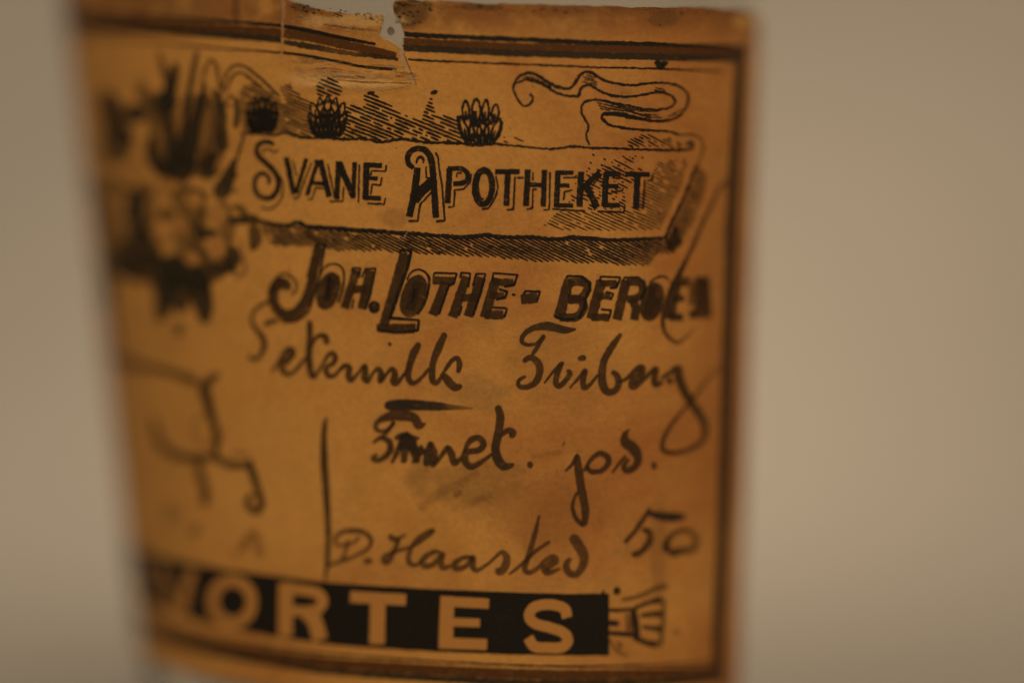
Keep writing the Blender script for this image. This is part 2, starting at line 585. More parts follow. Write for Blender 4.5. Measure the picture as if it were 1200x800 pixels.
def build_label():
    # columns evenly spaced in the unrolled paper, finer where the tear is
    fa = np.concatenate([np.linspace(LEFT_F, -1.4, 90), np.linspace(-1.39, -0.75, 110), np.linspace(-0.747, -0.32, 200),
                         np.linspace(-0.315, 1.0, 270)])
    u = (fa - LEFT_F) / (1.0 - LEFT_F)
    nc, nr = len(fa), 330
    # rows: finer at the top
    tv = np.linspace(0, 1, nr)
    tv = 0.62 * tv + 0.38 * tv ** 2.0
    FF = np.zeros((nr, nc))
    ZZ = np.zeros((nr, nc))
    for it in range(nr):
        f = LEFT_F + u * (1.30 - LEFT_F)
        for k in range(3):
            z = TOP(f) * (1 - tv[it]) + BOT(f) * tv[it]
            f = LEFT_F + u * (right_f(z[-1]) - LEFT_F)
        FF[it] = f
        ZZ[it] = TOP(f) * (1 - tv[it]) + BOT(f) * tv[it]
    f, z = FF.ravel(), ZZ.ravel()
    # ragged cut edge
    edge_t = np.zeros((nr, nc), bool)
    edge_t[0] = True
    z = z + np.where(edge_t.ravel(), 0.10 * vnoise(f * 60, f * 0 + 2) + 0.05 * vnoise(f * 190, f * 0 + 7), 0)
    er = np.zeros((nr, nc), bool)
    er[:, -1] = True
    f = f + np.where(er.ravel(), 0.004 * vnoise(z * 2.5, z * 0), 0)
    P = lab2px(f, z)
    front = f > -1.45
    cut = inside(NOTCH, P) & front
    cut2 = cut.reshape(nr, nc)
    faces = []
    keep = ~(cut2[:-1, :-1] & cut2[1:, :-1] & cut2[:-1, 1:] & cut2[1:, 1:])
    anyc = (cut2[:-1, :-1] | cut2[1:, :-1] | cut2[:-1, 1:] | cut2[1:, 1:])
    # faces with a corner inside the notch keep only if fewer than 3 corners are cut
    cnt = cut2[:-1, :-1].astype(int) + cut2[1:, :-1] + cut2[:-1, 1:] + cut2[1:, 1:]
    ok = cnt <= 1
    ii, jj = np.nonzero(ok)
    a = ii * nc + jj
    faces = np.stack([a, a + nc, a + nc + 1, a + 1], -1)
    used = np.zeros(nr * nc, bool)
    used[faces.ravel()] = True
    # boundary vertices next to the notch snap to it
    e = {}
    near = np.zeros(nr * nc, bool)
    iz, jz = np.nonzero((cnt >= 2))
    b = iz * nc + jz
    for s in (b, b + nc, b + nc + 1, b + 1):
        near[s] = True
    sn = used & (near | cut) & front
    Pn = snap(NOTCH, P[sn])
    Pn = Pn + 0.7 * np.stack([vnoise(Pn[:, 0] / 2.2, Pn[:, 1] / 2.2), vnoise(Pn[:, 1] / 2.0 + 30, Pn[:, 0] / 2.0)], -1)
    fz = px2lab(Pn)
    f[sn], z[sn] = fz[:, 0], fz[:, 1]
    P = lab2px(f, z)
    pos = paper_pos(f, z)
    PX = np.where((f > -1.3)[:, None], P, pos[:, :2] * 20)
    h = relief(PX[:, 0], PX[:, 1], f, z)
    v = surf(f, z, h)
    # compact
    remap = -np.ones(nr * nc, int)
    remap[used] = np.arange(used.sum())
    faces = remap[faces]
    v, f, z, PX, pos = v[used], f[used], z[used], PX[used], pos[used]
    # skirt down to the glass along every border edge
    ed = np.concatenate([faces[:, [0, 1]], faces[:, [1, 2]], faces[:, [2, 3]], faces[:, [3, 0]]])
    key = np.sort(ed, 1)
    kk = key[:, 0].astype(np.int64) * len(v) + key[:, 1]
    _, idx, c = np.unique(kk, return_index=True, return_counts=True)
    bd = ed[idx[c == 1]]
    bv = np.unique(bd)
    bm = {int(q): len(v) + i for i, q in enumerate(bv)}
    # the torn flap's edge shows paper thickness only; elsewhere it is glued down
    lo = surf(f[bv], z[bv], np.maximum(relief(PX[bv, 0], PX[bv, 1], f[bv], z[bv]) - 0.13, 0.01))
    fl = [tuple(int(t) for t in q) for q in faces]
    fl += [(int(q[1]), int(q[0]), bm[int(q[0])], bm[int(q[1])]) for q in bd]
    V = np.concatenate([v, lo])
    me = mesh_np('paper_label', V, fl)
    pos3 = np.stack([PX[:, 0] / 20, PX[:, 1] / 20, 0 * f], -1)
    hid = sstep(-1.15, -1.4, f)[:, None]
    pos3 = pos3 * (1 - hid) + pos * hid
    set_attr(me, 'paper_pos', 'FLOAT_VECTOR', np.concatenate([pos3, pos3[bv]]))
    o = add_obj('paper_label', me, M_PAPER, bottle)
    o['label'] = 'browned paper label with printed border, engraved flowers, banner and brown handwriting'
    return o


label = build_label()

# ------------------------------------------------------------------ ink strokes
def crop(x0, y0, s):
    """reading from an enlarged crop: returns a function from crop coordinates to photo pixels"""
    def fn(pts):
        p = np.array(pts, float).reshape(-1, 2)
        return p / s + np.array([x0, y0])
    fn.s = s
    return fn


def catmull(p, n=10):
    if len(p) < 3:
        return p, np.linspace(0, len(p) - 1, len(p))
    q = np.concatenate([[2 * p[0] - p[1]], p, [2 * p[-1] - p[-2]]])
    out, par = [], []
    for i in range(1, len(q) - 2):
        t = np.linspace(0, 1, n, endpoint=False)[:, None]
        p0, p1, p2, p3 = q[i - 1], q[i], q[i + 1], q[i + 2]
        out.append(0.5 * ((2 * p1) + (-p0 + p2) * t + (2 * p0 - 5 * p1 + 4 * p2 - p3) * t ** 2 + (-p0 + 3 * p1 - 3 * p2 + p3) * t ** 3))
        par.append(i - 1 + t[:, 0])
    out.append(p[-1:])
    par.append([len(p) - 1])
    return np.concatenate(out), np.concatenate(par)


LAYER = [0]


class Ink:
    def __init__(s, name, mat, parent=None, lift=0.010, rough=0.30, soft=0.45, grow=None):
        s.grow = (0.75 if mat is M_BLACK else 0.0) if grow is None else grow
        s.name, s.mat, s.parent = name, mat, parent or label
        s.v, s.a, s.t, s.k, s.l, s.f = [], [], [], [], [], []
        s.n = 0
        s.lift, s.rough, s.soft = lift, rough, soft
        s.space = 'px'

    def stroke(s, pts, w, smooth=True, cap=None, k=1.0, tone=0.0, step=1.0, rough=None, soft=None, closed=False):
        p = np.array(pts, float).reshape(-1, 2)
        if closed:
            p = np.concatenate([p, p[:1]])
        ww = np.interp(np.linspace(0, 1, len(p)), np.linspace(0, 1, np.size(w)), np.atleast_1d(w).astype(float))
        kk = np.interp(np.linspace(0, 1, len(p)), np.linspace(0, 1, np.size(k)), np.atleast_1d(k).astype(float))
        tt = np.interp(np.linspace(0, 1, len(p)), np.linspace(0, 1, np.size(tone)), np.atleast_1d(tone).astype(float))
        if smooth and len(p) > 2:
            q, par = catmull(p)
        else:
            q, par = p, np.arange(len(p), dtype=float)
        d = np.concatenate([[0], np.cumsum(np.linalg.norm(np.diff(q, axis=0), axis=1))])
        L = d[-1]
        m = max(3, int(L / step) + 1)
        ds = np.linspace(0, L, m)
        x = np.stack([np.interp(ds, d, q[:, 0]), np.interp(ds, d, q[:, 1])], -1)
        pr = np.interp(ds, d, par)
        W = np.interp(pr, np.arange(len(p)), ww)
        KK = np.interp(pr, np.arange(len(p)), kk)
        TT = np.interp(pr, np.arange(len(p)), tt)
        tg = np.gradient(x, axis=0)
        tg /= np.linalg.norm(tg, axis=1, keepdims=True) + 1e-9
        nr = np.stack([-tg[:, 1], tg[:, 0]], -1)
        h = (W + s.grow) / 2
        rg = s.rough if rough is None else rough
        ph = random.random() * 50
        jl = rg * vnoise(ds / 2.3 + ph, ds * 0 + 1.5) + 0.5 * rg * vnoise(ds / 6.0 + ph, ds * 0 + 9.5)
        jr = rg * vnoise(ds / 2.3 + ph + 20, ds * 0 + 3.5) + 0.5 * rg * vnoise(ds / 6.0 + ph, ds * 0 + 19.5)
        jl, jr = jl * 2, jr * 2
        if cap == 'round':
            r = np.maximum(h, 0.3)
            e0 = np.clip(ds / r, 0, 1)
            e1 = np.clip((L - ds) / r, 0, 1)
            h = h * np.sqrt(np.maximum(1 - (1 - e0) ** 2, 0.02)) * np.sqrt(np.maximum(1 - (1 - e1) ** 2, 0.02))
        sf = s.soft if soft is None else soft
        hi = np.maximum(h - sf, 0.12 * h)
        ho = h + sf
        wmax = float(hi.max())
        ni = max(1, int(math.ceil(2 * wmax / 4.0)))
        cols = []
        al = []
        cols.append(x - nr * (ho + jl)[:, None])
        al.append(np.zeros(m))
        for i in range(ni + 1):
            u = -1 + 2 * i / ni
            jj = jl * (1 - u) / 2 if u < 0 else jr * (1 + u) / 2
            cols.append(x + nr * (hi * u)[:, None] + nr * np.where(u < 0, -jl, jr)[:, None] * abs(u))
            al.append(np.ones(m))
        cols.append(x + nr * (ho + jr)[:, None])
        al.append(np.zeros(m))
        c = len(cols)
        vv = np.stack(cols, 1).reshape(-1, 2)
        aa = np.stack(al, 1)
        if cap != 'butt0':
            aa[0] *= 0.5
            aa[-1] *= 0.5
        aa = aa.reshape(-1)
        base = s.n
        i = np.arange(m - 1)[:, None] * c + np.arange(c - 1)[None, :] + base
        i = i.ravel()
        s.f.append(np.stack([i, i + c, i + c + 1, i + 1], -1))
        s.v.append(vv)
        s.a.append(aa)
        s.k.append(np.repeat(KK, c))
        s.t.append(np.repeat(TT, c))
        LAYER[0] = (LAYER[0] + 1) % 40
        s.l.append(np.full(len(vv), s.lift + LAYER[0] * 0.0002))
        s.n += len(vv)
        return s

    def build(s, lab=None, kind=None):
        if not s.v:
            return None
        P = np.concatenate(s.v)
        fz = px2lab(P) if s.space == 'px' else P
        f, z = fz[:, 0], fz[:, 1]
        PX = P if s.space == 'px' else lab2px(f, z)
        pos = paper_pos(f, z)
        PXX = np.where((f > -1.3)[:, None], PX, pos[:, :2] * 20)
        v = surf(f, z, relief(PXX[:, 0], PXX[:, 1], f, z) + 0.010 + np.concatenate(s.l))
        me = mesh_np(s.name, v, [tuple(q) for q in np.concatenate(s.f).tolist()])
        set_attr(me, 'paper_pos', 'FLOAT_VECTOR', np.stack([PXX[:, 0] / 20, PXX[:, 1] / 20, 0 * f], -1))
        set_attr(me, 'ink_amount', 'FLOAT', np.concatenate(s.a))
        set_attr(me, 'ink_strength', 'FLOAT', np.concatenate(s.k))
        set_attr(me, 'ink_tone', 'FLOAT', np.concatenate(s.t))
        o = add_obj(s.name, me, s.mat, s.parent)
        if lab:
            o['label'] = lab
        if kind:
            o['kind'] = kind
        return o


def hatch(ink, poly, slope, spacing, wd, gap=0.06, k=1.0, wob=0.6, minrun=3.0):
    """parallel engraved lines clipped to a polygon"""
    poly = np.array(poly, float)
    x0, x1 = poly[:, 0].min(), poly[:, 0].max()
    cs = poly[:, 1] - slope * poly[:, 0]
    c = cs.min() + spacing * 0.5
    while c < cs.max():
        xs = np.arange(x0, x1, 1.0)
        ph = random.random() * 40
        ys = slope * xs + c + wob * vnoise(xs / 12.0 + ph, xs * 0 + c)
        ok = inside(poly, np.stack([xs, ys], -1))
        # random breaks
        br = vnoise(xs / 3.0 + ph * 3, xs * 0 + c * 1.7) > (0.5 - gap * 2.2)
        ok &= ~br
        i = 0
        while i < len(xs):
            if ok[i]:
                j = i
                while j + 1 < len(xs) and ok[j + 1]:
                    j += 1
                if xs[j] - xs[i] >= minrun:
                    ink.stroke(np.stack([xs[i:j + 1], ys[i:j + 1]], -1)[::2] if j - i > 4 else [(xs[i], ys[i]), (xs[j], ys[j])],
                               [wd * 0.8, wd, wd * 1.15, wd, wd * 0.7], smooth=False, k=k, step=2.0, rough=0.42, soft=0.35)
                i = j + 1
            else:
                i += 1
        c += spacing * (1 + 0.12 * (random.random() - 0.5))


# ------------------------------------------------------------------ printed borders
def fz_line(name, fn, f0, f1, wd_mm, dz, mat, lab=None, k=1.0, rough=0.026, soft=0.02):
    """line along the label in (f, z); widths in mm"""
    f = np.linspace(f0, f1, int(abs(f1 - f0) / 0.006) + 2)
    zc = fn(f) + dz
    ph = random.random() * 30
    top = zc + wd_mm / 2 + rough * 2 * vnoise(f * 160 + ph, f * 0 + 1) + rough * vnoise(f * 40 + ph, f * 0 + 4)
    bot = zc - wd_mm / 2 + rough * 2 * vnoise(f * 160 + ph, f * 0 + 21) + rough * vnoise(f * 40 + ph, f * 0 + 14)
    rows = [(top + soft, 0.0), (top - soft, 1.0), ((top + bot) / 2, 1.0), (bot + soft, 1.0), (bot - soft, 0.0)]
    I = Ink(name, mat)
    I.space = 'fz'
    c = len(rows)
    vv = np.stack([np.stack([f, r[0]], -1) for r in rows], 1).reshape(-1, 2)
    aa = np.stack([np.full(len(f), r[1]) for r in rows], 1)
    aa[0] = 0
    aa[-1] = 0
    i = (np.arange(len(f) - 1)[:, None] * c + np.arange(c - 1)[None, :]).ravel()
    I.f.append(np.stack([i, i + c, i + c + 1, i + 1], -1))
    I.v.append(vv)
    I.a.append(aa.ravel())
    I.k.append(np.full(len(vv), k))
    I.t.append(np.full(len(vv), 0.2))
    LAYER[0] = (LAYER[0] + 1) % 40
    I.l.append(np.full(len(vv), 0.006 + LAYER[0] * 0.0002))
    I.n = len(vv)
    return I.build(lab)


def f_at(x, y):
    return float(px2lab([(x, y)])[0, 0])


FL = LEFT_F + 0.14
mmpx = 1 / 21.0
# upper border, left of the tear (runs on round the side) and right of it
tl_k = curve_fz([(100, 15.5), (150, 18), (200, 21), (260, 25), (332, 30.5)])
fz_line('border_line', tl_k, FL, f_at(332, 30), 3.6 * mmpx, 0, M_BLACK)
fz_line('border_band', tl_k, FL, f_at(332, 38), 9.0 * mmpx, -8.0 * mmpx, M_BROWN)
fz_line('border_band', tl_k, FL, f_at(332, 46), 7.0 * mmpx, -15.5 * mmpx, M_GREEN)
tl_t = curve_fz([(100, 43), (150, 47), (200, 52), (260, 57), (332, 62)])
fz_line('border_line', tl_t, FL + 0.06, f_at(332, 62), 2.2 * mmpx, 0, M_BLACK)
tr_k = curve_fz([(478, 41), (540, 44), (600, 46.5), (700, 51), (800, 54.5), (872, 57)])
fz_line('border_line', tr_k, f_at(474, 41), f_at(873, 57), 5.2 * mmpx, 0, M_BLACK)
tr_b = curve_fz([(478, 49.5), (540, 52.5), (600, 55.5), (700, 58), (800, 61), (868, 64)])
fz_line('border_band', tr_b, f_at(473, 50), f_at(868, 64), 8.5 * mmpx, 0, M_BROWN)
tr_g = curve_fz([(476, 57), (540, 60), (600, 63), (700, 66), (800, 68.5), (866, 71)])
fz_line('border_band', tr_g, f_at(472, 57), f_at(864, 71), 6.8 * mmpx, 0, M_GREEN)
tr_t = curve_fz([(480, 70.5), (540, 73), (600, 75.5), (700, 79.5), (800, 82.5), (848, 84)])
fz_line('border_line', tr_t, f_at(478, 70), f_at(846, 84), 2.2 * mmpx, 0, M_BLACK)
# lower border
bt = curve_fz([(225, 738), (300, 753), (375, 764.5), (510, 774), (660, 780), (740, 779), (835, 775)])
fz_line('border_line', bt, FL + 0.06, f_at(835, 775), 2.4 * mmpx, 0, M_BLACK)
fz_line('border_band', bt, FL, f_at(845, 785), 11.5 * mmpx, -9.5 * mmpx, M_BROWN)
fz_line('border_band', bt, FL, f_at(848, 793), 7.0 * mmpx, -19.0 * mmpx, M_GREEN)
# pieces of the border on the torn flap
I = Ink('border_line', M_BLACK)
I.stroke([(334, 31.5), (360, 36), (400, 44.5), (442, 52.5)], [4.2, 4.6, 3.8, 2.4])
I.build()
I = Ink('border_band', M_BROWN)
I.stroke([(334, 40), (365, 44.5), (405, 53), (440, 60), (466, 65)], [10, 10, 10, 9, 6], rough=0.6)
I.build()
I = Ink('border_band', M_GREEN)
I.stroke([(334, 49.5), (365, 55), (405, 62), (440, 66.5), (468, 70)], [6, 7, 5, 5, 4], rough=0.9, k=[0.9, 0.95, 0.6, 0.95, 0.95])
I.build()
I = Ink('border_line', M_BLACK)
I.stroke([(333, 62), (362, 66), (400, 73), (420, 77.5), (446, 80.5), (466, 82)], [2.2, 2.6, 2.4, 2.2, 3.0, 2.4])
I.build()
# right-hand border
I = Ink('border_band', M_BROWN, lift=0.004)
I.stroke([(865, 60), (858, 200), (853.5, 300), (850, 450), (845.5, 600), (841.5, 700), (838.5, 786)], [9, 10, 11, 12, 11, 11, 11])
I.build()
I = Ink('border_line', M_BLACK, lift=0.012)
I.stroke([(869, 57), (862, 200), (857.5, 300), (854, 450), (849.5, 600), (845, 700), (842, 790)], 3.2)
I.build()
I = Ink('border_band', M_GREEN, lift=0.012)
I.stroke([(861, 70), (853.5, 200), (849, 300), (845, 450), (840.5, 600), (836.5, 700), (834, 780)], [4, 5, 5, 5, 5, 5, 5])
I.build()

# ------------------------------------------------------------------ black bar and VORTES
bar_t = curve_fz([(168, 645), (200, 653), (235, 661), (300, 671), (395, 682.5), (510, 689.5), (660, 695), (713, 694.5)])
bar_b = curve_fz([(172, 702), (195, 713), (225, 722.5), (300, 741), (395, 755), (510, 762.5), (660, 767), (712, 767)])


def build_bar():
    I = Ink('printed_bar', M_BAR, lift=0.006)
    I.space = 'fz'
    f0, f1 = LEFT_F + 0.75, f_at(713, 730)
    f = np.linspace(f0, f1, 420)
    t, b = bar_t(f), bar_b(f)
    t = t + 0.02 * vnoise(f * 150, f * 0) + 0.02 * vnoise(f * 45, f * 0 + 3)
    b = b + 0.02 * vnoise(f * 150, f * 0 + 9) + 0.02 * vnoise(f * 45, f * 0 + 7)
    rows = [(t + 0.02, 0), (t - 0.02, 1)] + [(t * (1 - u) + b * u, 1) for u in np.linspace(0.1, 0.9, 8)] + [(b + 0.02, 1), (b - 0.02, 0)]
    c = len(rows)
    vv = np.stack([np.stack([f, r[0]], -1) for r in rows], 1).reshape(-1, 2)
    aa = np.stack([np.full(len(f), float(r[1])) for r in rows], 1)
    i = (np.arange(len(f) - 1)[:, None] * c + np.arange(c - 1)[None, :]).ravel()
    I.f.append(np.stack([i, i + c, i + c + 1, i + 1], -1))
    I.v.append(vv)
    I.a.append(aa.ravel())
    I.k.append(np.ones(len(vv)))
    I.t.append(np.zeros(len(vv)))
    I.l.append(np.full(len(vv), 0.006))
    I.n = len(vv)
    return I.build('solid black bar carrying pale block capitals')


build_bar()
M_KNOCK = ink_material('bare_paper_letter', (0.50, 0.225, 0.052), (0.41, 0.165, 0.038), 0.06, 6.0, 0.02, 1.0)


def letters(name, cr, mat, items, lift=0.014, **kw):
    for strokes in items:
        I = Ink(name, mat, lift=lift, **({'rough': 0.5} | kw))
        for st in strokes:
            pts, wd = st[0], st[1]
            opt = dict(st[2]) if len(st) > 2 else {}
            ww = np.atleast_1d(wd).astype(float) / cr.s
            I.stroke(cr(pts), ww, **opt)
        I.build()


LN = dict(smooth=False)
c5 = crop(100, 600, 4.0)
c6 = crop(360, 600, 4.0)
c7 = crop(620, 600, 4.0)


def ell(cx, cy, rx, ry, sl=0.0, n=20, a0=0, a1=360):
    a = np.radians(np.linspace(a0, a1, n))
    return np.stack([cx + rx * np.cos(a) - sl * ry * np.sin(a), cy + ry * np.sin(a)], -1)


kw = dict(rough=0.25, soft=0.5)
letters('printed_letter', c5, M_KNOCK, [
    [([(244, 215), (258, 410)], 26, dict(smooth=False, k=.9)), ([(252, 225), (285, 260), (298, 320), (290, 390), (262, 412)], 22, dict(k=.9))],
    [([(368, 240), (440, 468)], 40, dict(smooth=False, k=.8)), ([(510, 266), (462, 472)], 46, LN)],
    [(ell(699, 416, 91, 98, -0.03, 26), 54)],
    [([(946, 326), (946, 578)], 68, LN), ([(920, 352), (1060, 366)], 50, LN),
     ([(1040, 364), (1095, 378), (1118, 416), (1090, 455), (1040, 462)], 52), ([(940, 456), (1060, 464)], 46, LN),
     ([(1040, 470), (1078, 500), (1108, 596)], 70)],
], lift=0.020, **kw)
letters('printed_letter', c6, M_KNOCK, [
    [([(206, 394), (467, 408)], 54, LN), ([(336, 390), (331, 616)], 72, LN)],
    [([(660, 390), (651, 637)], 66, LN), ([(628, 414), (854, 426)], 48, LN), ([(650, 511), (812, 516)], 40, LN), ([(622, 609), (845, 617)], 52, LN)],
], lift=0.020, **kw)
letters('printed_letter', c7, M_KNOCK, [
    [([(178, 492), (162, 448), (98, 430), (28, 440), (0, 482), (28, 518), (96, 538), (160, 562), (180, 600), (150, 630), (86, 632), (26, 626), (-4, 584)], 50)],
], lift=0.020, **kw)

# ------------------------------------------------------------------ banner with SVANE APOTHEKET
A = crop(270, 150, 6.0)
B = crop(450, 150, 6.0)
C = crop(630, 150, 6.0)
th = dict(k=0.9)


def T(pts, wd=8, **o):
    d = dict(smooth=False, k=0.92)
    d.update(o)
    return (pts, wd, d)


letters('printed_letter', A, M_BLACK, [
    [([(318, 122), (290, 101), (245, 98), (207, 120), (196, 165), (217, 207), (265, 252), (315, 302), (345, 357), (346, 420), (320, 470), (275, 494),
       (225, 484), (191, 445), (181, 390), (197, 338), (236, 318), (272, 338), (286, 372), (272, 398)], [26, 28, 30, 30, 32, 36, 36, 34, 34, 34, 32, 28, 26, 26, 24, 22, 20, 16], dict(cap='round')),
     T([(345, 148), (325, 172), (282, 148), (250, 152), (240, 182)], 8, smooth=True), T([(352, 330), (380, 390), (376, 470), (340, 536), (282, 570), (226, 556)], 9, smooth=True)],
    [([(402, 208), (456, 468)], 36, LN), ([(542, 214), (470, 462)], 26, LN), ([(386, 214), (420, 212)], 10, LN), T([(447, 225), (474, 340)]), T([(580, 240), (490, 482), (452, 498)])],
    [([(622, 232), (546, 476)], 26, LN), ([(638, 226), (702, 486)], 38, LN), ([(596, 238), (656, 236)], 22, LN), ([(588, 386), (690, 396)], 26, LN),
     T([(690, 250), (742, 498)]), T([(666, 426), (606, 420), (582, 500), (548, 502)])],
    [([(766, 234), (755, 502)], 34, LN), ([(768, 240), (872, 484)], 40, LN), ([(880, 240), (868, 496)], 28, LN), T([(802, 410), (798, 516), (704, 514)], 9), T([(912, 255), (907, 526)], 9)],
    [([(962, 243), (955, 504)], 40, LN), ([(948, 260), (1072, 266)], 32, LN), ([(958, 355), (1042, 356)], 24, LN), ([(942, 490), (1066, 496)], 30, LN),
     T([(1102, 260), (1095, 306), (1002, 300), (990, 336)], 9), T([(1070, 346), (1062, 402), (1002, 396), (992, 470)], 9), T([(1096, 490), (1086, 536), (966, 530)], 9)],
])
letters('printed_letter', B, M_BLACK, [
    [([(212, 284), (176, 246), (178, 186), (214, 152), (264, 146), (306, 168), (334, 216), (346, 290), (356, 420), (370, 632)], [30, 34, 36, 36, 38, 42, 44, 42, 42, 42]),
     ([(240, 278), (226, 400), (206, 520), (180, 624)], [44, 46, 46, 44]), ([(336, 372), (296, 418), (250, 462), (222, 520)], [50, 66, 70, 50]),
     ([(232, 252), (240, 218), (262, 206), (282, 222), (280, 250)], [10, 14, 16, 14, 8], dict(cap='round')),
     T([(365, 172), (384, 200), (392, 290), (412, 400), (432, 650), (370, 658)], 10), T([(338, 452), (258, 540), (242, 652), (176, 654)], 10), T([(300, 270), (302, 350), (346, 356)], 7)],
    [([(466, 284), (450, 530)], 38, LN), ([(452, 288), (540, 286), (584, 310), (592, 350), (566, 384), (490, 394)], 30), T([(516, 348), (518, 318), (552, 316)]),
     T([(616, 322), (610, 380), (562, 430), (502, 436), (496, 552), (454, 556)], 9)],
    [(ell(702, 416, 60, 120, 0.03, 26), 38), T(ell(700, 410, 34, 92, 0, 14, 80, 290), 6), T([(788, 336), (802, 420), (776, 502), (736, 560), (690, 570)], 9, smooth=True)],
    [([(782, 308), (956, 308)], 32, LN), ([(872, 312), (862, 548)], 38, LN), T([(922, 340), (911, 572), (864, 576)], 10), T([(936, 350), (984, 352)], 10)],
    [([(1012, 292), (998, 550)], 38, LN), ([(1126, 294), (1119, 554)], 34, LN), ([(1004, 398), (1124, 404)], 28, LN), T([(1046, 310), (1046, 372)]), T([(1076, 432), (1046, 430), (1045, 562), (1002, 574)], 9),
     T([(1166, 310), (1160, 575), (1118, 578)], 9)],
])
letters('printed_letter', C, M_BLACK, [
    [([(142, 302), (130, 550)], 36, LN), ([(122, 315), (250, 315)], 28, LN), ([(138, 405), (222, 405)], 26, LN), ([(112, 546), (248, 546)], 26, LN),
     T([(268, 330), (264, 350), (176, 350)], 9), T([(242, 436), (186, 450), (180, 510)], 9), T([(100, 570), (330, 586)], 9)],
    [([(302, 308), (290, 556)], 40, LN), ([(428, 312), (306, 432)], 34, LN), ([(332, 398), (414, 560)], 40, LN), T([(450, 320), (376, 410)], 8), T([(350, 470), (400, 580)], 8)],
    [([(476, 314), (464, 552)], 38, LN), ([(462, 323), (578, 326)], 32, LN), ([(478, 410), (562, 412)], 26, LN), ([(452, 544), (572, 546)], 30, LN),
     T([(592, 350), (540, 356)], 9), T([(592, 420), (588, 442), (510, 452)], 9), T([(606, 545), (600, 592), (414, 586)], 9)],
    [([(610, 325), (782, 329)], 30, LN), ([(696, 328), (682, 570)], 40, LN), T([(746, 362), (731, 574)], 12, k=0.7), T([(800, 325), (796, 366), (760, 374)], 10, k=0.8)],
])
# banner outline
d1 = crop(240, 60, 6.0)
d2 = crop(420, 60, 6.0)
d3 = crop(590, 60, 5.0)
top_line = np.concatenate([d1([(262, 582), (330, 578), (430, 588), (520, 590), (570, 574), (620, 590), (680, 605), (790, 613), (870, 610), (960, 620), (1070, 620)]),
                           d2([(0, 614), (80, 625), (170, 640), (260, 626), (330, 620), (420, 634), (560, 645), (720, 650), (820, 662), (960, 655)]),
                           d3([(35, 553), (100, 560), (200, 570), (300, 572), (420, 560), (500, 568), (620, 570), (760, 576), (950, 581), (1060, 578), (1104, 562), (1098, 542), (1072, 530)])])
wl = np.concatenate([np.full(11, 2.2), np.full(10, 2.8), np.full(8, 1.9), np.full(5, 2.6)])
bot_line = np.concatenate([A([(205, 648), (320, 676), (420, 681), (482, 662), (540, 690), (640, 700), (750, 706), (900, 720), (1080, 726)]),
                           B([(60, 735), (200, 742), (370, 756), (560, 768), (720, 754), (800, 766), (1000, 768)]),
                           C([(0, 772), (120, 782), (230, 772), (350, 776), (500, 788), (700, 782), (868, 774)])])
I = Ink('printed_banner', M_BLACK, rough=0.9)
I.stroke(top_line, wl)
I.stroke(bot_line, [3.0, 3.6, 4.4, 4.4, 4.4, 4.0, 4.4, 4.0, 4.2, 3.6, 3.4])
I.stroke(C([(1118, 262), (1080, 330), (1010, 500), (940, 640), (886, 764)]), [1.4, 2.0, 2.4, 2.6, 3.0])
I.stroke(d3([(1020, 490), (1100, 492), (1148, 520), (1158, 580), (1130, 650), (1085, 740)]), 2.0, k=0.55)
I.stroke([(288, 158), (284, 172), (278, 190)], 2.6)
I.build('torn banner outline round the printed capitals')

# engraved shading
I = Ink('engraved_hatching', M_BLACK, grow=0.25)
low = [tuple(q) for q in bot_line[::1]]
low_band = low + [(778, 279), (776, 290), (770, 298)] + [(x, 273 + (x - 305) * 0.055 + 15 + 5 * float(vnoise(np.array([x / 9.0]), np.array([3.3]))[0])) for x in range(760, 318, -8)] + [(308, 268)]
hatch(I, low_band, 0.50, 3.6, 2.0, gap=0.03)
# side of the banner
hatch(I, [(766, 284), (780, 278), (790, 262), (800, 284), (790, 297), (764, 299)], 0.5, 3.4, 1.7, gap=0.0, k=0.9)
I.stroke(C([(860, 776), (892, 768), (905, 730)]), [3.2, 3.0, 2.4], smooth=False)
hatch(I, [(817, 193), (828, 205), (826, 226), (812, 258), (797, 288), (782, 298), (776, 281), (787, 257), (800, 228)], 0.5, 3.4, 1.5, gap=0.02, k=0.8)
I.build(kind='stuff')
I = Ink('engraved_hatching', M_BLACK, grow=0.25)


def above(poly_top, x0, x1):
    xs = np.linspace(x1, x0, 24)
    bt_ = np.interp(xs, top_line[:-3, 0], top_line[:-3, 1]) - 1.0
    return list(poly_top) + [(float(a), float(b)) for a, b in zip(xs, bt_)]


hatch(I, above([(427, 111), (436, 110), (452, 118), (470, 130), (482, 139), (494, 139), (500, 122), (505, 114), (511, 119), (512, 136), (522, 135), (536, 138), (541, 150)], 420, 544), 0.40, 4.5, 2.3, gap=0.07)
hatch(I, above([(405, 122), (414, 124), (428, 128), (430, 150)], 402, 432), 0.40, 4.5, 2.3, gap=0.05)
hatch(I, above([(276, 118), (286, 100), (300, 96), (318, 106), (338, 124), (328, 102), (342, 97), (346, 106), (360, 116), (370, 122), (366, 142)], 287, 368), 0.42, 4.0, 1.7, gap=0.04)
hatch(I, [(372, 99), (379, 90), (396, 94), (404, 104), (400, 113), (372, 113)], 0.40, 4.6, 2.2, gap=0.04)
hatch(I, [(590, 150), (597, 148), (604, 158), (622, 168), (624, 171), (590, 168)], 0.42, 4.5, 1.5, gap=0.28, minrun=2)
hatch(I, [(733, 160), (752, 157), (775, 160), (800, 168), (812, 172), (800, 174), (735, 173)], 0.5, 3.8, 1.5, gap=0.12, minrun=2)
I.build(kind='stuff')
I = Ink('engraved_hatching', M_BLACK, grow=0.25)
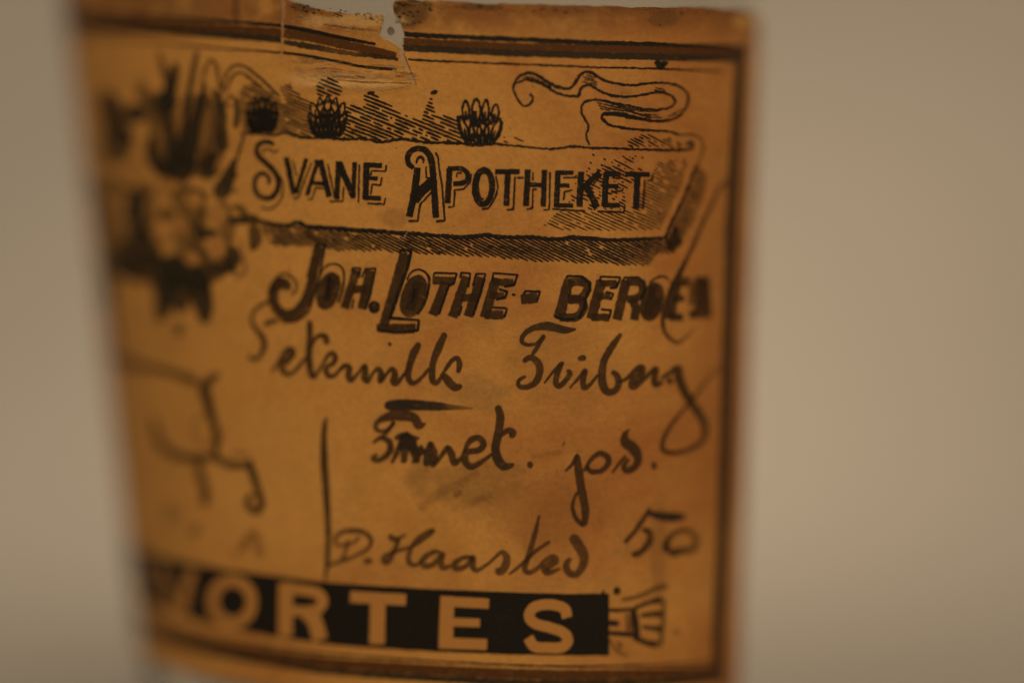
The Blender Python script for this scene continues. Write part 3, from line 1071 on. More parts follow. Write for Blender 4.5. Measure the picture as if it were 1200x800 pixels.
hatch(I, [(636, 264), (652, 248), (690, 248), (735, 246), (752, 222), (770, 188), (800, 186), (806, 192), (797, 220), (782, 252), (773, 270), (720, 271), (660, 270)], 0.45, 3.9, 1.3, gap=0.06, k=0.85)
hatch(I, [(676, 204), (690, 196), (720, 186), (745, 182), (758, 190), (752, 206), (735, 222), (733, 246), (690, 247), (665, 236)], 0.50, 4.2, 1.6, gap=0.20, minrun=2)
for (x, y) in ((693, 181), (690, 190), (706, 186), (703, 193), (688, 197), (712, 196), (699, 200), (728, 183), (739, 185), (750, 184)):
    I.stroke([(x, y), (x + 3.0, y + 1.8)], 1.5, smooth=False)
I.build(kind='stuff')


# ------------------------------------------------------------------ lotus buds on the banner
def petal(ink, b, t, wd, lw=1.5, inner=0.5):
    b, t = np.array(b, float), np.array(t, float)
    d = t - b
    n = np.array([-d[1], d[0]]) / (np.linalg.norm(d) + 1e-9)
    l = [b + d * u + n * wd / 2 * s * math.sin(math.pi * min(1, u * 0.92 + 0.04)) ** 0.8 for s, us in ((1, np.linspace(0, 1, 7)), (-1, np.linspace(1, 0, 7))) for u in us]
    ink.stroke(l, [lw * 1.1, lw, lw * 1.3, lw, lw * 1.1])
    if inner:
        ink.stroke([b + d * 0.05, b + d * inner], [lw * 1.3, lw * 0.6], smooth=False)


I = Ink('lotus_bud', M_BLACK, rough=0.7, grow=1.1)
for b, t, wd in (((760, 490), (755, 352), 52), ((832, 500), (830, 338), 60), ((892, 500), (900, 347), 50), ((955, 505), (970, 376), 50), ((868, 500), (872, 440), 34), ((800, 520), (815, 430), 34), ((930, 520), (935, 440), 34),
                 ((775, 640), (720, 462), 44), ((805, 640), (795, 515), 36), ((852, 645), (852, 520), 36), ((900, 645), (904, 518), 36), ((935, 640), (996, 478), 48)):
    petal(I, d2([b])[0], d2([t])[0], wd / 6, 1.7)
for x in (760, 785, 815, 840, 865, 890, 915, 940):
    I.stroke(d2([(x * 0.85 + 128, 655), (x, 590), (x + (x - 850) * 0.12, 540)]), [2.6, 1.6, 0.8])
I.stroke(d2([(700, 455), (715, 560), (765, 655)]), 2.0).stroke(d2([(1010, 490), (1000, 570), (950, 650)]), 2.0)
I.stroke(d2([(800, 470), (820, 520), (870, 500), (920, 530)]), [3, 5, 4, 3])
I.build()
for (x0, x1, y0, y1, dens) in ((362, 408, 112, 161, 1), (290, 328, 112, 156, 1)):
    I = Ink('lotus_bud', M_BLACK, rough=0.6, grow=0.5)
    cx, hw, hh = (x0 + x1) / 2, (x1 - x0) / 2, y1 - y0
    for row, (yb, yt, nn) in enumerate(((0.55, 0.02, 5), (0.8, 0.28, 6), (1.0, 0.45, 7))):
        for i in range(nn):
            u = -1 + 2 * i / (nn - 1)
            sp = 0.92 - 0.1 * abs(row - 1)
            petal(I, (cx + u * hw * sp * 0.62, y1 - hh * (1 - yb)), (cx + u * hw * sp, y0 + hh * (yt + 0.16 * u * u)), hw * 0.36, 1.6, 0.4)
    for i in range(7):
        u = -1 + 2 * i / 6
        I.stroke([(cx + u * hw * 0.55, y1), (cx + u * hw * 0.8, y1 - hh * 0.35), (cx + u * hw * 0.8, y1 - hh * (0.5 + 0.3 * random.random()))], [2.6, 2.2, 1.2])
    I.stroke([(x0 + 1, y0 + hh * 0.4), (x0 + 2, y0 + hh * 0.7), (cx - hw * 0.55, y1)], 2.2)
    I.stroke([(x1 - 1, y0 + hh * 0.4), (x1 - 3, y0 + hh * 0.7), (cx + hw * 0.55, y1)], 2.2)
    I.stroke([(cx - hw * 0.5, y0 + hh * 0.25), (cx + hw * 0.1, y0 + hh * 0.14), (cx + hw * 0.7, y0 + hh * 0.3)], [3, 5, 4], k=0.7)
    I.stroke([(cx - hw * 0.7, y0 + hh * 0.55), (cx, y0 + hh * 0.5), (cx + hw * 0.7, y0 + hh * 0.55)], [2, 3, 2], k=0.6)
    if x0 < 300:
        I.stroke([(cx - hw * 0.7, y1 - 8), (cx + hw * 0.2, y1 - 8)], 14, k=0.35, smooth=False)
    I.build()

# ------------------------------------------------------------------ curling ribbon
I = Ink('ribbon_ornament', M_BLACK, rough=0.8)
I.stroke(d3([(155, 250), (170, 276), (160, 305), (125, 322), (95, 300), (71, 255), (61, 215), (80, 165), (120, 136), (165, 130), (210, 150), (260, 185), (320, 212), (370, 221), (405, 206), (430, 166), (465, 128),
             (510, 127), (545, 150), (600, 178), (680, 196), (760, 201), (850, 190), (930, 188), (1000, 200), (1050, 230), (1072, 275), (1060, 330), (1020, 380), (960, 406), (900, 411), (820, 401), (740, 381),
             (680, 367), (600, 365), (574, 376), (576, 396), (610, 430), (680, 450), (760, 460), (860, 466), (950, 472), (1020, 490)]),
         [2.4, 2.0, 1.8, 2.0, 2.6, 3.4, 3.2, 3.0, 3.0, 2.8, 2.4, 2.4, 2.4, 2.2, 2.0, 1.8, 1.8, 2.2, 3.2, 3.0, 3.4, 3.2, 2.4, 2.2, 2.0, 1.9])
I.stroke(d3([(80, 188), (130, 171), (190, 181), (250, 210), (310, 246), (370, 263), (435, 261), (450, 222), (480, 201), (520, 210), (570, 240), (640, 263), (720, 269), (800, 260), (870, 245), (920, 245), (970, 261),
             (996, 296), (970, 330), (900, 345), (820, 340), (720, 320), (640, 305), (580, 292), (530, 285), (480, 296), (454, 326), (460, 376), (490, 430), (491, 460), (480, 490), (490, 530), (504, 551)]),
         [1.6, 2.4, 2.2, 2.2, 2.6, 2.4, 2.0, 2.0, 2.2, 2.4, 2.0, 2.0, 2.0, 2.2, 2.4, 2.2, 2.6, 2.0, 2.0, 2.2, 1.8])
for q in ([(130, 150), (200, 170), (280, 215)], [(140, 162), (210, 186), (300, 232)], [(110, 158), (150, 155)], [(460, 150), (530, 170)], [(470, 165), (550, 185)], [(455, 180), (545, 198)],
          [(480, 140), (540, 158)], [(545, 305), (640, 325), (760, 355)], [(550, 320), (620, 338), (700, 352)], [(560, 335), (620, 350)], [(600, 300), (700, 330), (800, 350), (900, 356)],
          [(700, 345), (800, 372), (900, 375)], [(760, 362), (840, 388), (920, 390)], [(880, 215), (940, 230)], [(870, 228), (930, 240)], [(980, 370), (1040, 340)], [(950, 385), (1010, 370)]):
    I.stroke(d3(q), [0.9, 1.5, 0.9], k=0.9)
for q in ([(580, 372), (660, 374), (740, 390), (820, 404)],):
    I.stroke(d3(q), [2, 3.6, 3.0, 2.5])
I.build()

# ------------------------------------------------------------------ reeds, flowers and leaves at the left
e1 = crop(80, 40, 4.792)
e2 = crop(80, 180, 4.792)
e3 = crop(80, 320, 4.792)
G = M_GREEN


def fat(name, cr, items, mat=M_GREEN, lift=0.008):
    for st in items:
        I = Ink(name, mat, lift=lift, rough=0.8, soft=1.2)
        for q in st:
            I.stroke(cr(q[0]), np.atleast_1d(q[1]) / cr.s, k=q[2] if len(q) > 2 else 0.85, cap='round')
        I.build()


def wash(cr, items, k, soft=5.0):
    I = Ink('engraved_shading', M_GREEN, lift=0.004, rough=1.5, soft=soft)
    for pts, wd in items:
        I.stroke(cr(pts), np.atleast_1d(wd) / cr.s, k=k, cap='round')
    I.build(kind='stuff')


wash(e1, [([(215, 330), (270, 480), (280, 620), (240, 740)], [90, 170, 190, 120])], 0.62)
wash(e1, [([(480, 330), (540, 470), (560, 640), (560, 800)], [120, 170, 190, 200]), ([(760, 330), (760, 500), (740, 650), (700, 800)], [110, 190, 230, 220])], 0.60)
wash(e2, [([(120, 120), (200, 260), (230, 420), (260, 560)], [90, 130, 130, 150]), ([(430, 150), (460, 300), (430, 420), (450, 520)], [90, 100, 120, 150])], 0.52)
wash(e2, [([(640, 180), (700, 330), (690, 470), (720, 620)], [130, 190, 180, 150]), ([(870, 260), (900, 380), (900, 520)], [60, 90, 80])], 0.45)
wash(e2, [([(230, 600), (380, 640), (560, 660), (760, 680), (930, 600)], [130, 150, 150, 130, 90])], 0.75)
wash(e3, [([(240, 20), (250, 130), (265, 260), (280, 420)], [90, 80, 60, 60])], 0.55)
fat('reed_blade', e1, [
    [([(515, 95), (545, 190), (585, 300), (610, 420)], [14, 40, 60, 50], 0.7)],
    [([(612, 160), (605, 230), (580, 310), (560, 430)], [30, 60, 70, 60], 0.85)],
    [([(738, 96), (715, 190), (690, 330), (660, 480)], [26, 34, 38, 44], 0.72)],
    [([(760, 300), (780, 200), (815, 146), (845, 195), (862, 310)], [14, 16, 16, 16, 18], 0.75)],
    [([(868, 350), (898, 225), (950, 176), (1012, 192), (1100, 262), (1196, 352)], [14, 15, 15, 15, 15, 15], 0.9), ([(893, 330), (930, 242), (972, 217), (1022, 246), (1100, 300)], [12, 13, 13, 14, 10], 0.85)],
    [([(880, 420), (915, 352), (945, 368), (955, 440), (950, 530)], [14, 16, 16, 26, 40], 0.8)],
    [([(820, 310), (850, 360), (870, 450), (870, 560), (880, 660)], [20, 46, 60, 66, 60], 0.85)],
    [([(780, 280), (750, 400), (725, 500), (705, 640), (690, 790)], [26, 50, 60, 60, 50], 0.85)],
    [([(560, 310), (555, 400), (545, 470)], [70, 120, 70], 0.92)],
    [([(560, 470), (590, 560), (600, 680), (590, 790)], [50, 50, 80, 100], 0.85)],
    [([(690, 330), (670, 400), (665, 520), (650, 680)], [40, 40, 44, 60], 0.8)],
    [([(500, 560), (470, 650), (530, 760), (640, 790)], [30, 60, 80, 100], 0.8)],
    [([(420, 260), (430, 330), (470, 400)], [50, 70, 60], 0.45)],
])
fat('reed_blade', e1, [
    [([(640, 420), (632, 470), (620, 560)], [30, 46, 24], 0.5)], [([(505, 500), (525, 570), (540, 640)], [24, 40, 20], 0.5)], [([(800, 420), (785, 520), (765, 640)], [14, 34, 26], 0.45)], [([(925, 385), (915, 420)], [36, 24], 0.7)],
    [([(870, 690), (845, 760)], [44, 40], 0.45)],
], mat=M_KNOCK, lift=0.017)
fat('leaf_cluster', e1, [
    [([(330, 430), (395, 455), (410, 500)], [70, 130, 90], 0.92), ([(260, 600), (310, 580), (370, 560)], [70, 120, 90], 0.85)],
    [([(215, 300), (240, 380), (270, 470), (240, 560)], [50, 90, 80, 80], 0.45)],
    [([(880, 650), (840, 720), (830, 800)], [50, 60, 60], 0.5)],
])
fat('flower', e2, [
    [([(560, 300), (562, 345), (556, 385)], [50, 80, 60], 0.8), ([(640, 300), (600, 250), (640, 180)], [14, 18, 26], 0.5), ([(490, 380), (450, 420), (480, 500)], [20, 30, 36], 0.7)],
    [([(715, 448), (760, 452), (850, 440)], [60, 66, 40], 0.8), ([(770, 300), (745, 370), (750, 440)], [24, 30, 40], 0.6), ([(690, 470), (720, 540), (770, 560), (800, 620)], [30, 30, 40, 60], 0.7),
     ([(660, 220), (700, 200), (760, 215), (790, 260)], [20, 24, 24, 30], 0.75), ([(640, 330), (690, 360), (715, 430)], [14, 18, 26], 0.5)],
])
fat('leaf_cluster', e2, [
    [([(345, 210), (385, 240), (380, 320), (372, 400)], [60, 110, 110, 100], 0.93)],
    [([(240, 140), (300, 180), (345, 210)], [60, 70, 60], 0.65)],
    [([(946, 30), (915, 120), (875, 200), (840, 250)], [30, 70, 100, 70], 0.9), ([(930, 120), (968, 122)], [20, 8], 0.8), ([(930, 200), (962, 212)], [24, 8], 0.8), ([(800, 150), (790, 60), (840, 0)], [70, 100, 60], 0.72)],
    [([(640, 0), (650, 80), (660, 170)], [200, 160, 60], 0.85)],
    [([(905, 380), (960, 375), (1040, 370), (1080, 390)], [30, 44, 60, 40], 0.85), ([(930, 290), (975, 310), (1010, 350)], [24, 50, 40], 0.55), ([(1040, 400), (1060, 470), (1040, 545)], [60, 76, 40], 0.7)],
    [([(905, 520), (930, 560), (940, 640)], [60, 90, 90], 0.82), ([(800, 640), (880, 650), (960, 655)], [40, 40, 30], 0.85)],
    [([(980, 480), (990, 560), (1000, 660), (940, 700)], [14, 14, 20, 16], 0.45)],
    [([(290, 500), (360, 540), (440, 560), (540, 580)], [120, 160, 170, 150], 0.82)],
    [([(330, 420), (400, 440), (470, 460)], [60, 90, 60], 0.75)],
    [([(560, 570), (590, 640), (620, 760)], [150, 180, 190], 0.92)],
    [([(700, 640), (740, 700), (760, 790)], [80, 110, 120], 0.88)],
    [([(200, 560), (215, 640), (240, 700)], [60, 70, 60], 0.7), ([(270, 620), (330, 670), (430, 690)], [50, 60, 60], 0.6)],
])
fat('flower_petal', e2, [
    [([(690, 220), (722, 262), (735, 300)], [70, 104, 60], 0.95)], [([(815, 290), (850, 340), (835, 395)], [60, 110, 70], 0.95)], [([(570, 140), (555, 190), (530, 240)], [60, 90, 60], 0.8)], [([(615, 340), (645, 400), (660, 450)], [50, 90, 60], 0.85)],
    [([(715, 545), (712, 590), (725, 625)], [60, 96, 60], 0.9)], [([(855, 470), (845, 530), (815, 590)], [70, 96, 50], 0.95)], [([(520, 450), (545, 475), (580, 480)], [60, 90, 50], 0.8)], [([(465, 260), (470, 320)], [56, 60], 0.6)],
    [([(350, 60), (410, 110)], [100, 130], 0.8)], [([(200, 60), (215, 90)], [50, 60], 0.5)], [([(190, 260), (215, 350)], [70, 90], 0.45)],
], mat=M_KNOCK, lift=0.018)
fat('leaf_cluster', e3, [
    [([(530, 0), (560, 100), (545, 200), (525, 275)], [160, 140, 90, 40], 0.93)],
    [([(690, -10), (740, 90), (770, 190), (780, 285)], [180, 150, 110, 50], 0.9)],
    [([(630, 30), (640, 140), (640, 230)], [120, 110, 60], 0.8)],
    [([(225, 60), (240, 120), (240, 190)], [60, 90, 60], 0.65)],
])
fat('ink_drop', e3, [[([(630, 280), (632, 320), (630, 350)], [30, 56, 40], 0.85)]])

# ------------------------------------------------------------------ JOH. LOTHE - BERGEN
J = crop(280, 270, 6.0)
Lc = crop(440, 280, 6.0)
Bc = crop(640, 280, 6.0)
S = dict(smooth=False, k=0.93, tone=0.3)


def shade_letters(cr, items):
    for body, outline in items:
        I = Ink('printed_letter', M_BRONZE, lift=0.010, rough=0.55, soft=1.25)
        for st in body:
            o = dict(S)
            if len(st) > 2:
                o.update(st[2])
            I.stroke(cr(st[0]), np.atleast_1d(st[1]) * 0.86 / cr.s, **o)
        p = I.build()
        I = Ink('letter_outline', M_BLACK, lift=0.019)
        for st in outline:
            I.stroke(cr(st[0]), np.atleast_1d(st[1]) / cr.s, smooth=len(st) > 2)
        I.build()


SM = dict(smooth=True)
shade_letters(J, [
    ([([(576, 112), (545, 250), (510, 400), (470, 510), (410, 578), (340, 594), (285, 560), (252, 490), (258, 410), (296, 368), (340, 385), (355, 420)], [66, 70, 80, 88, 92, 92, 86, 80, 90, 100, 90, 60], SM)],
     [([(545, 96), (615, 100), (575, 330), (530, 480)], 11), ([(530, 480), (500, 560), (450, 612), (390, 640), (310, 640)], [11, 14, 14, 14, 8], 1), ([(545, 96), (520, 200), (490, 330)], 8),
      ([(280, 320), (320, 302), (370, 318), (410, 362), (412, 410), (380, 455)], [8, 9, 9, 10, 10, 8], 1), ([(280, 320), (245, 380), (235, 460)], 8, 1)]),
    ([(ell(638, 425, 42, 95, 0.25, 26), 88, SM), ([(660, 340), (615, 500)], 60)],
     [([(575, 330), (600, 275), (640, 242), (695, 237), (738, 270), (746, 330), (735, 420), (705, 510)], [8, 9, 9, 9, 11, 12, 14, 12], 1), ([(648, 320), (625, 470)], 16)]),
    ([([(835, 276), (748, 548)], 72), ([(930, 278), (868, 552)], 70), ([(800, 412), (905, 412)], 64)],
     [([(800, 290), (805, 262), (862, 266), (852, 332)], 9), ([(870, 330), (898, 268), (968, 268), (930, 450), (896, 556)], [9, 9, 9, 12, 10]), ([(815, 480), (800, 552)], 10)]),
    ([([(925, 545), (985, 545)], 60)], [(ell(958, 538, 32, 34, 0, 16), 14, 1)]),
])
shade_letters(Lc, [
    ([([(208, 100), (62, 610)], 76), ([(12, 620), (288, 620)], 58)],
     [([(172, 100), (190, 74), (256, 84), (232, 190), (108, 555), (310, 570), (302, 640), (240, 652)], [10, 12, 18, 22, 20, 12, 16, 12]), ([(14, 640), (150, 656), (280, 650)], 16)]),
    ([(ell(272, 400, 48, 110, 0.28, 26), 92, SM), ([(300, 300), (248, 500)], 70)],
     [([(225, 290), (252, 240), (292, 215), (342, 225), (380, 268), (378, 350), (345, 460), (300, 530)], [7, 8, 9, 10, 14, 14, 14, 10], 1), ([(285, 345), (262, 450)], 14)]),
    ([([(405, 290), (562, 296)], 66), ([(500, 300), (408, 535)], 76)],
     [([(412, 262), (420, 238), (575, 242), (556, 308), (520, 330), (450, 530)], [9, 9, 10, 12, 12, 12])]),
    ([([(645, 262), (545, 548)], 76), ([(748, 268), (656, 545)], 78), ([(605, 412), (725, 412)], 62)],
     [([(600, 275), (608, 236), (670, 242), (656, 340)], 10), ([(690, 330), (712, 244), (776, 244), (745, 370), (690, 536)], [12, 10, 10, 14, 12]), ([(612, 470), (590, 540)], 10)]),
    ([([(852, 272), (768, 552)], 80), ([(830, 302), (972, 306)], 58), ([(806, 392), (906, 400)], 54), ([(770, 532), (902, 532)], 72)],
     [([(822, 300), (832, 240), (1000, 252), (974, 322), (905, 336)], [9, 9, 10, 16, 12]), ([(868, 352), (928, 370), (912, 412), (850, 424)], 14), ([(826, 480), (928, 486), (906, 552)], 12)]),
    ([([(1022, 424), (1140, 412)], 82)], [([(1040, 390), (1056, 366), (1156, 370), (1136, 436)], 11)]),
])
I = Ink('printed_dot', M_BLACK)
I.stroke(Lc([(962, 396), (974, 388), (984, 398)]), 2.0, smooth=False)
I.build()
RD = dict(k=0.9, tone=0.0)
shade_letters(Bc, [
    ([([(160, 285), (85, 558)], 84), ([(150, 305), (250, 305), (286, 350), (240, 412), (150, 420)], 66, SM), ([(150, 425), (235, 430), (258, 485), (205, 548), (90, 548)], 70, SM)],
     [([(140, 280), (145, 260), (250, 265), (304, 310), (300, 360), (272, 420), (268, 480), (222, 556)], [11, 12, 14, 18, 18, 18, 18, 14]), ([(60, 545), (120, 566), (200, 560)], 14)]),
    ([([(385, 290), (312, 562)], 82), ([(370, 312), (492, 312)], 54), ([(350, 405), (448, 402)], 56), ([(312, 550), (440, 552)], 60)],
     [([(372, 296), (380, 265), (515, 270), (488, 340), (440, 346)], [9, 9, 10, 16, 10]), ([(412, 370), (465, 384), (448, 430)], 11), ([(380, 494), (450, 500), (436, 560)], 11)]),
    ([([(555, 290), (492, 568)], 78), ([(555, 308), (640, 305), (670, 350), (640, 410), (560, 425)], 64, SM), ([(600, 420), (625, 490), (612, 570)], 70)],
     [([(535, 295), (545, 270), (640, 268), (684, 305), (682, 365), (650, 420)], [8, 9, 10, 12, 12, 10])]),
    ([(ell(735, 440, 42, 100, 0.2, 22), 86, SM), ([(740, 440), (800, 440)], 60), ([(745, 330), (700, 540)], 60)],
     [([(715, 310), (760, 275), (815, 264), (855, 290)], [8, 9, 9, 8], 1)]),
    ([([(905, 295), (852, 562)], 88), ([(890, 312), (990, 308)], 56), ([(870, 420), (960, 418)], 56), ([(850, 550), (950, 548)], 60)],
     [([(890, 275), (1000, 272)], 8)]),
    ([([(1075, 275), (1062, 558)], 92, RD), ([(1010, 500), (1020, 560)], 60, RD), ([(1110, 280), (1125, 556)], 56, RD), ([(1015, 290), (1005, 470)], 50, dict(k=0.55, tone=0.0))],
     [([(1030, 270), (1135, 272)], 7)]),
])

# ------------------------------------------------------------------ handwriting
def hand(name, items, mat=M_PEN, lift=0.021, lab=None, soft=0.55, grow=0.35, kscale=1.0):
    I = Ink(name, mat, lift=lift, rough=0.34, soft=soft, grow=grow)
    for st in items:
        cr, pts, wd = st[0], st[1], st[2]
        o = dict(cap='round', k=0.88)
        if len(st) > 3:
            o.update(st[3])
        o['k'] = np.asarray(o['k']) * kscale
        I.stroke(cr(pts), np.atleast_1d(wd).astype(float) / cr.s, **o)
    return I.build(lab)


h1 = crop(290, 360, 6.0)
h2 = crop(400, 370, 6.0)
h3 = crop(590, 360, 6.0)
h4 = crop(700, 400, 6.0)
h5 = crop(420, 455, 6.0)
h6 = crop(640, 490, 6.0)
h7 = crop(370, 580, 6.0)
h8 = crop(540, 580, 6.0)
h9 = crop(680, 580, 6.0)
h10 = crop(640, 667, 6.0)
q4 = crop(360, 450, 4.0)
hand('handwritten_word', [
    (J, [(235, 488), (170, 522), (120, 562), (100, 622), (122, 682), (165, 732), (188, 795), (175, 850), (130, 905), (92, 890), (85, 868)], [18, 22, 24, 24, 28, 40, 42, 34, 26, 26, 22]),
    (J, [(190, 672), (225, 642), (290, 632)], [30, 36, 24]),
    (h1, [(178, 458), (230, 385), (285, 305), (322, 298), (326, 330), (290, 372), (258, 400), (256, 440), (292, 468), (335, 452), (385, 396), (425, 345)], [18, 26, 40, 44, 44, 44, 46, 44, 34, 26, 22, 18]),
    (h1, [(446, 88), (447, 200), (442, 320), (448, 430), (470, 486), (505, 450), (545, 385)], [34, 44, 46, 46, 36, 24, 18]),
    (h1, [(455, 290), (480, 225), (525, 196), (560, 215), (560, 262)], [16, 24, 34, 46, 40]),
    (h1, [(540, 395), (575, 335), (605, 322), (626, 352), (604, 396), (565, 415), (560, 450), (585, 485), (625, 472), (665, 425), (690, 402)], [18, 28, 36, 38, 34, 34, 38, 36, 26, 22, 20]),
    (h1, [(655, 445), (690, 408), (722, 425), (716, 480), (735, 512), (780, 465), (828, 408), (834, 450), (828, 495), (850, 518), (888, 462), (925, 428), (946, 470), (938, 520), (975, 480), (1020, 428), (1042, 470), (1030, 520),
          (1058, 530), (1112, 462)], [18, 30, 44, 46, 34, 22, 26, 46, 46, 34, 22, 30, 48, 40, 22, 28, 48, 46, 36, 18]),
    (h2, [(436, 432), (462, 385), (484, 320)], [14, 18, 20]),
    (h2, [(556, 186), (514, 262), (486, 345), (474, 420), (494, 466), (532, 464), (582, 418), (625, 362)], [40, 56, 46, 42, 40, 30, 22, 18]),
    (h2, [(736, 116), (692, 215), (652, 318), (642, 412), (652, 462), (684, 462), (728, 392), (776, 318), (820, 296), (834, 345), (822, 402)], [34, 56, 44, 46, 44, 30, 24, 30, 34, 40, 30]),
    (h2, [(724, 408), (752, 452), (800, 498), (856, 492)], [40, 60, 58, 26]),
    (h2, [(334, 205), (358, 190)], [30, 32]),
], lab='slanted handwritten first name in brown pen ink')
hand('handwritten_stroke', [(h2, [(306, 632), (400, 622), (540, 626), (690, 634), (800, 642), (930, 648)], [58, 74, 72, 56, 32, 12], dict(tone=[1, 1, 1, .9, .2, 0], k=[.95, .95, .95, .9, .6, .3]))])
hand('handwritten_word', [
    (h3, [(508, 152), (430, 158), (310, 132), (210, 145), (145, 190), (130, 238), (168, 262), (236, 250), (288, 190)], [12, 50, 62, 40, 32, 30, 24, 20, 24], dict(tone=[.6, .6, .4, .2, .2, 0, 0, 0])),
    (h3, [(290, 195), (240, 275), (200, 335)], [20, 30, 26]),
    (h3, [(136, 382), (190, 352), (242, 388), (254, 450), (222, 528), (155, 560), (108, 548), (112, 510), (160, 482)], [26, 40, 50, 50, 44, 36, 30, 26, 18]),
    (h3, [(285, 535), (340, 462), (400, 402), (420, 382)], [10, 20, 32, 22]),
    (h3, [(410, 390), (378, 462), (366, 525), (390, 552), (438, 510), (466, 458), (440, 440)], [26, 40, 40, 36, 34, 34, 20]),
    (h3, [(460, 570), (520, 502), (572, 440), (556, 505), (562, 562), (602, 545), (662, 470)], [10, 20, 30, 42, 40, 26, 18]),
    (h3, [(518, 362), (578, 350)], [34, 40]),
    (h3, [(822, 182), (765, 262), (706, 365), (688, 450), (692, 535), (722, 590), (772, 588), (802, 540), (792, 478), (752, 448)], [24, 46, 48, 52, 56, 50, 44, 46, 44, 30]),
    (h3, [(800, 530), (860, 498), (920, 440), (962, 418), (956, 470), (900, 520), (904, 560), (960, 520), (1022, 460), (1062, 430), (1050, 500), (1058, 545), (1110, 520)], [18, 24, 36, 44, 50, 54, 44, 30, 26, 40, 46, 40, 22]),
    (h4, [(430, 262), (490, 225), (555, 190), (562, 255), (602, 352), (664, 455), (722, 545), (742, 622), (712, 708), (622, 758), (525, 782), (455, 762), (452, 690), (512, 578), (600, 470), (680, 372), (762, 262), (850, 160)],
     [20, 30, 56, 62, 60, 58, 50, 46, 34, 30, 32, 34, 30, 28, 26, 26, 22, 14], dict(k=[.85, .9, .9, .9, .9, .8, .8, .8, .7, .6, .4])),
    (h4, [(470, 262), (520, 290)], [40, 50], dict(k=.75)),
], lab='handwritten surname in brown pen ink with a long looped tail')
hand('handwritten_flourish', [
    (crop(740, 150, 4.444), [(520, 270), (472, 286), (432, 340), (392, 430), (350, 512), (310, 610), (270, 695), (236, 780)], [16, 18, 18, 18, 20, 20, 22, 22], dict(k=.75)),
    (Bc, [(968, 150), (910, 262), (862, 368), (822, 480), (808, 580), (822, 652), (862, 702), (912, 726), (962, 694), (1032, 622)], [24, 34, 34, 34, 30, 28, 28, 28, 20, 12], dict(k=[.9, .9, .9, .85, .8, .7, .5, .3])),
])
BL = dict(tone=0.9)
hand('handwritten_word', [
    (h5, [(482, 244), (430, 256), (398, 205), (300, 184), (215, 196), (142, 230), (126, 270), (150, 296), (208, 290), (262, 228)], [14, 60, 64, 84, 60, 36, 30, 28, 26, 26]),
    (h5, [(262, 232), (210, 300), (165, 345)], [22, 28, 26]),
    (h5, [(106, 384), (160, 346), (218, 368), (232, 418), (202, 470), (142, 502), (106, 490), (140, 456)], [18, 30, 42, 46, 42, 34, 30, 20]),
    (h5, [(238, 526), (280, 440), (322, 345), (352, 312)], [18, 38, 46, 30]),
    (h5, [(258, 352), (310, 332), (350, 342), (400, 352), (436, 344)], [24, 50, 70, 44, 12], BL), (h5, [(344, 296), (352, 330), (380, 390), (392, 440)], [10, 40, 70, 60], BL),
    (h5, [(290, 430), (330, 380), (372, 400), (430, 440), (480, 430)], [36, 60, 70, 60, 40], dict(tone=.6, k=.8)),
    (h5, [(352, 330), (334, 430), (320, 524)], [40, 56, 40], dict(tone=.5)), (h5, [(384, 350), (396, 440), (424, 524)], [50, 60, 40], dict(tone=.4)), (h5, [(450, 392), (430, 470), (380, 520)], [22, 34, 22]),
    (h5, [(512, 366), (494, 450), (480, 546)], [24, 56, 44], dict(tone=.5)),
    (h5, [(512, 372), (540, 452), (526, 532), (580, 480), (640, 398)], [26, 46, 44, 30, 34]),
    (h5, [(630, 398), (660, 462), (680, 522), (734, 480)], [36, 50, 44, 26]),
    (h5, [(744, 450), (786, 368), (846, 344), (882, 384), (856, 428), (796, 440), (756, 452), (756, 512), (800, 546), (872, 512), (944, 456)], [24, 40, 40, 44, 40, 40, 48, 50, 46, 32, 20]),
    (h5, [(978, 116), (1000, 200), (986, 310), (966, 420), (984, 500), (1030, 545), (1100, 532)], [44, 56, 56, 58, 66, 60, 18], dict(tone=[0, 0, .2, .6, .9, .6, 0])),
    (h5, [(1000, 336), (1046, 296), (1088, 306), (1072, 346)], [20, 40, 50, 36]),
    (q4, [(1030, 378), (1060, 374)], [30, 34]),
], lab='handwritten abbreviated word in blotted brown ink under a heavy bar')
hand('handwritten_word', [
    (h6, [(130, 372), (188, 312), (220, 246)], [12, 26, 26]), (h6, [(212, 252), (226, 370), (246, 500), (272, 640), (264, 756)], [40, 58, 56, 54, 40]),
    (h6, [(264, 756), (210, 702), (184, 630), (196, 560), (228, 505)], [30, 30, 24, 22, 16]),
    (h6, [(262, 372), (308, 292), (368, 246), (424, 268), (430, 318), (384, 364), (314, 372), (280, 335)], [20, 30, 36, 42, 40, 34, 34, 24]),
    (h6, [(456, 384), (512, 310), (556, 258)], [14, 24, 20]),
    (h6, [(580, 70), (548, 112), (552, 165), (608, 212), (640, 282), (612, 340), (562, 366), (540, 336), (576, 280)], [8, 40, 74, 78, 56, 48, 42, 34, 22]),
    (h6, [(728, 336), (768, 328)], [62, 66]),
], lab='short handwritten word in brown ink ending in a round dot')
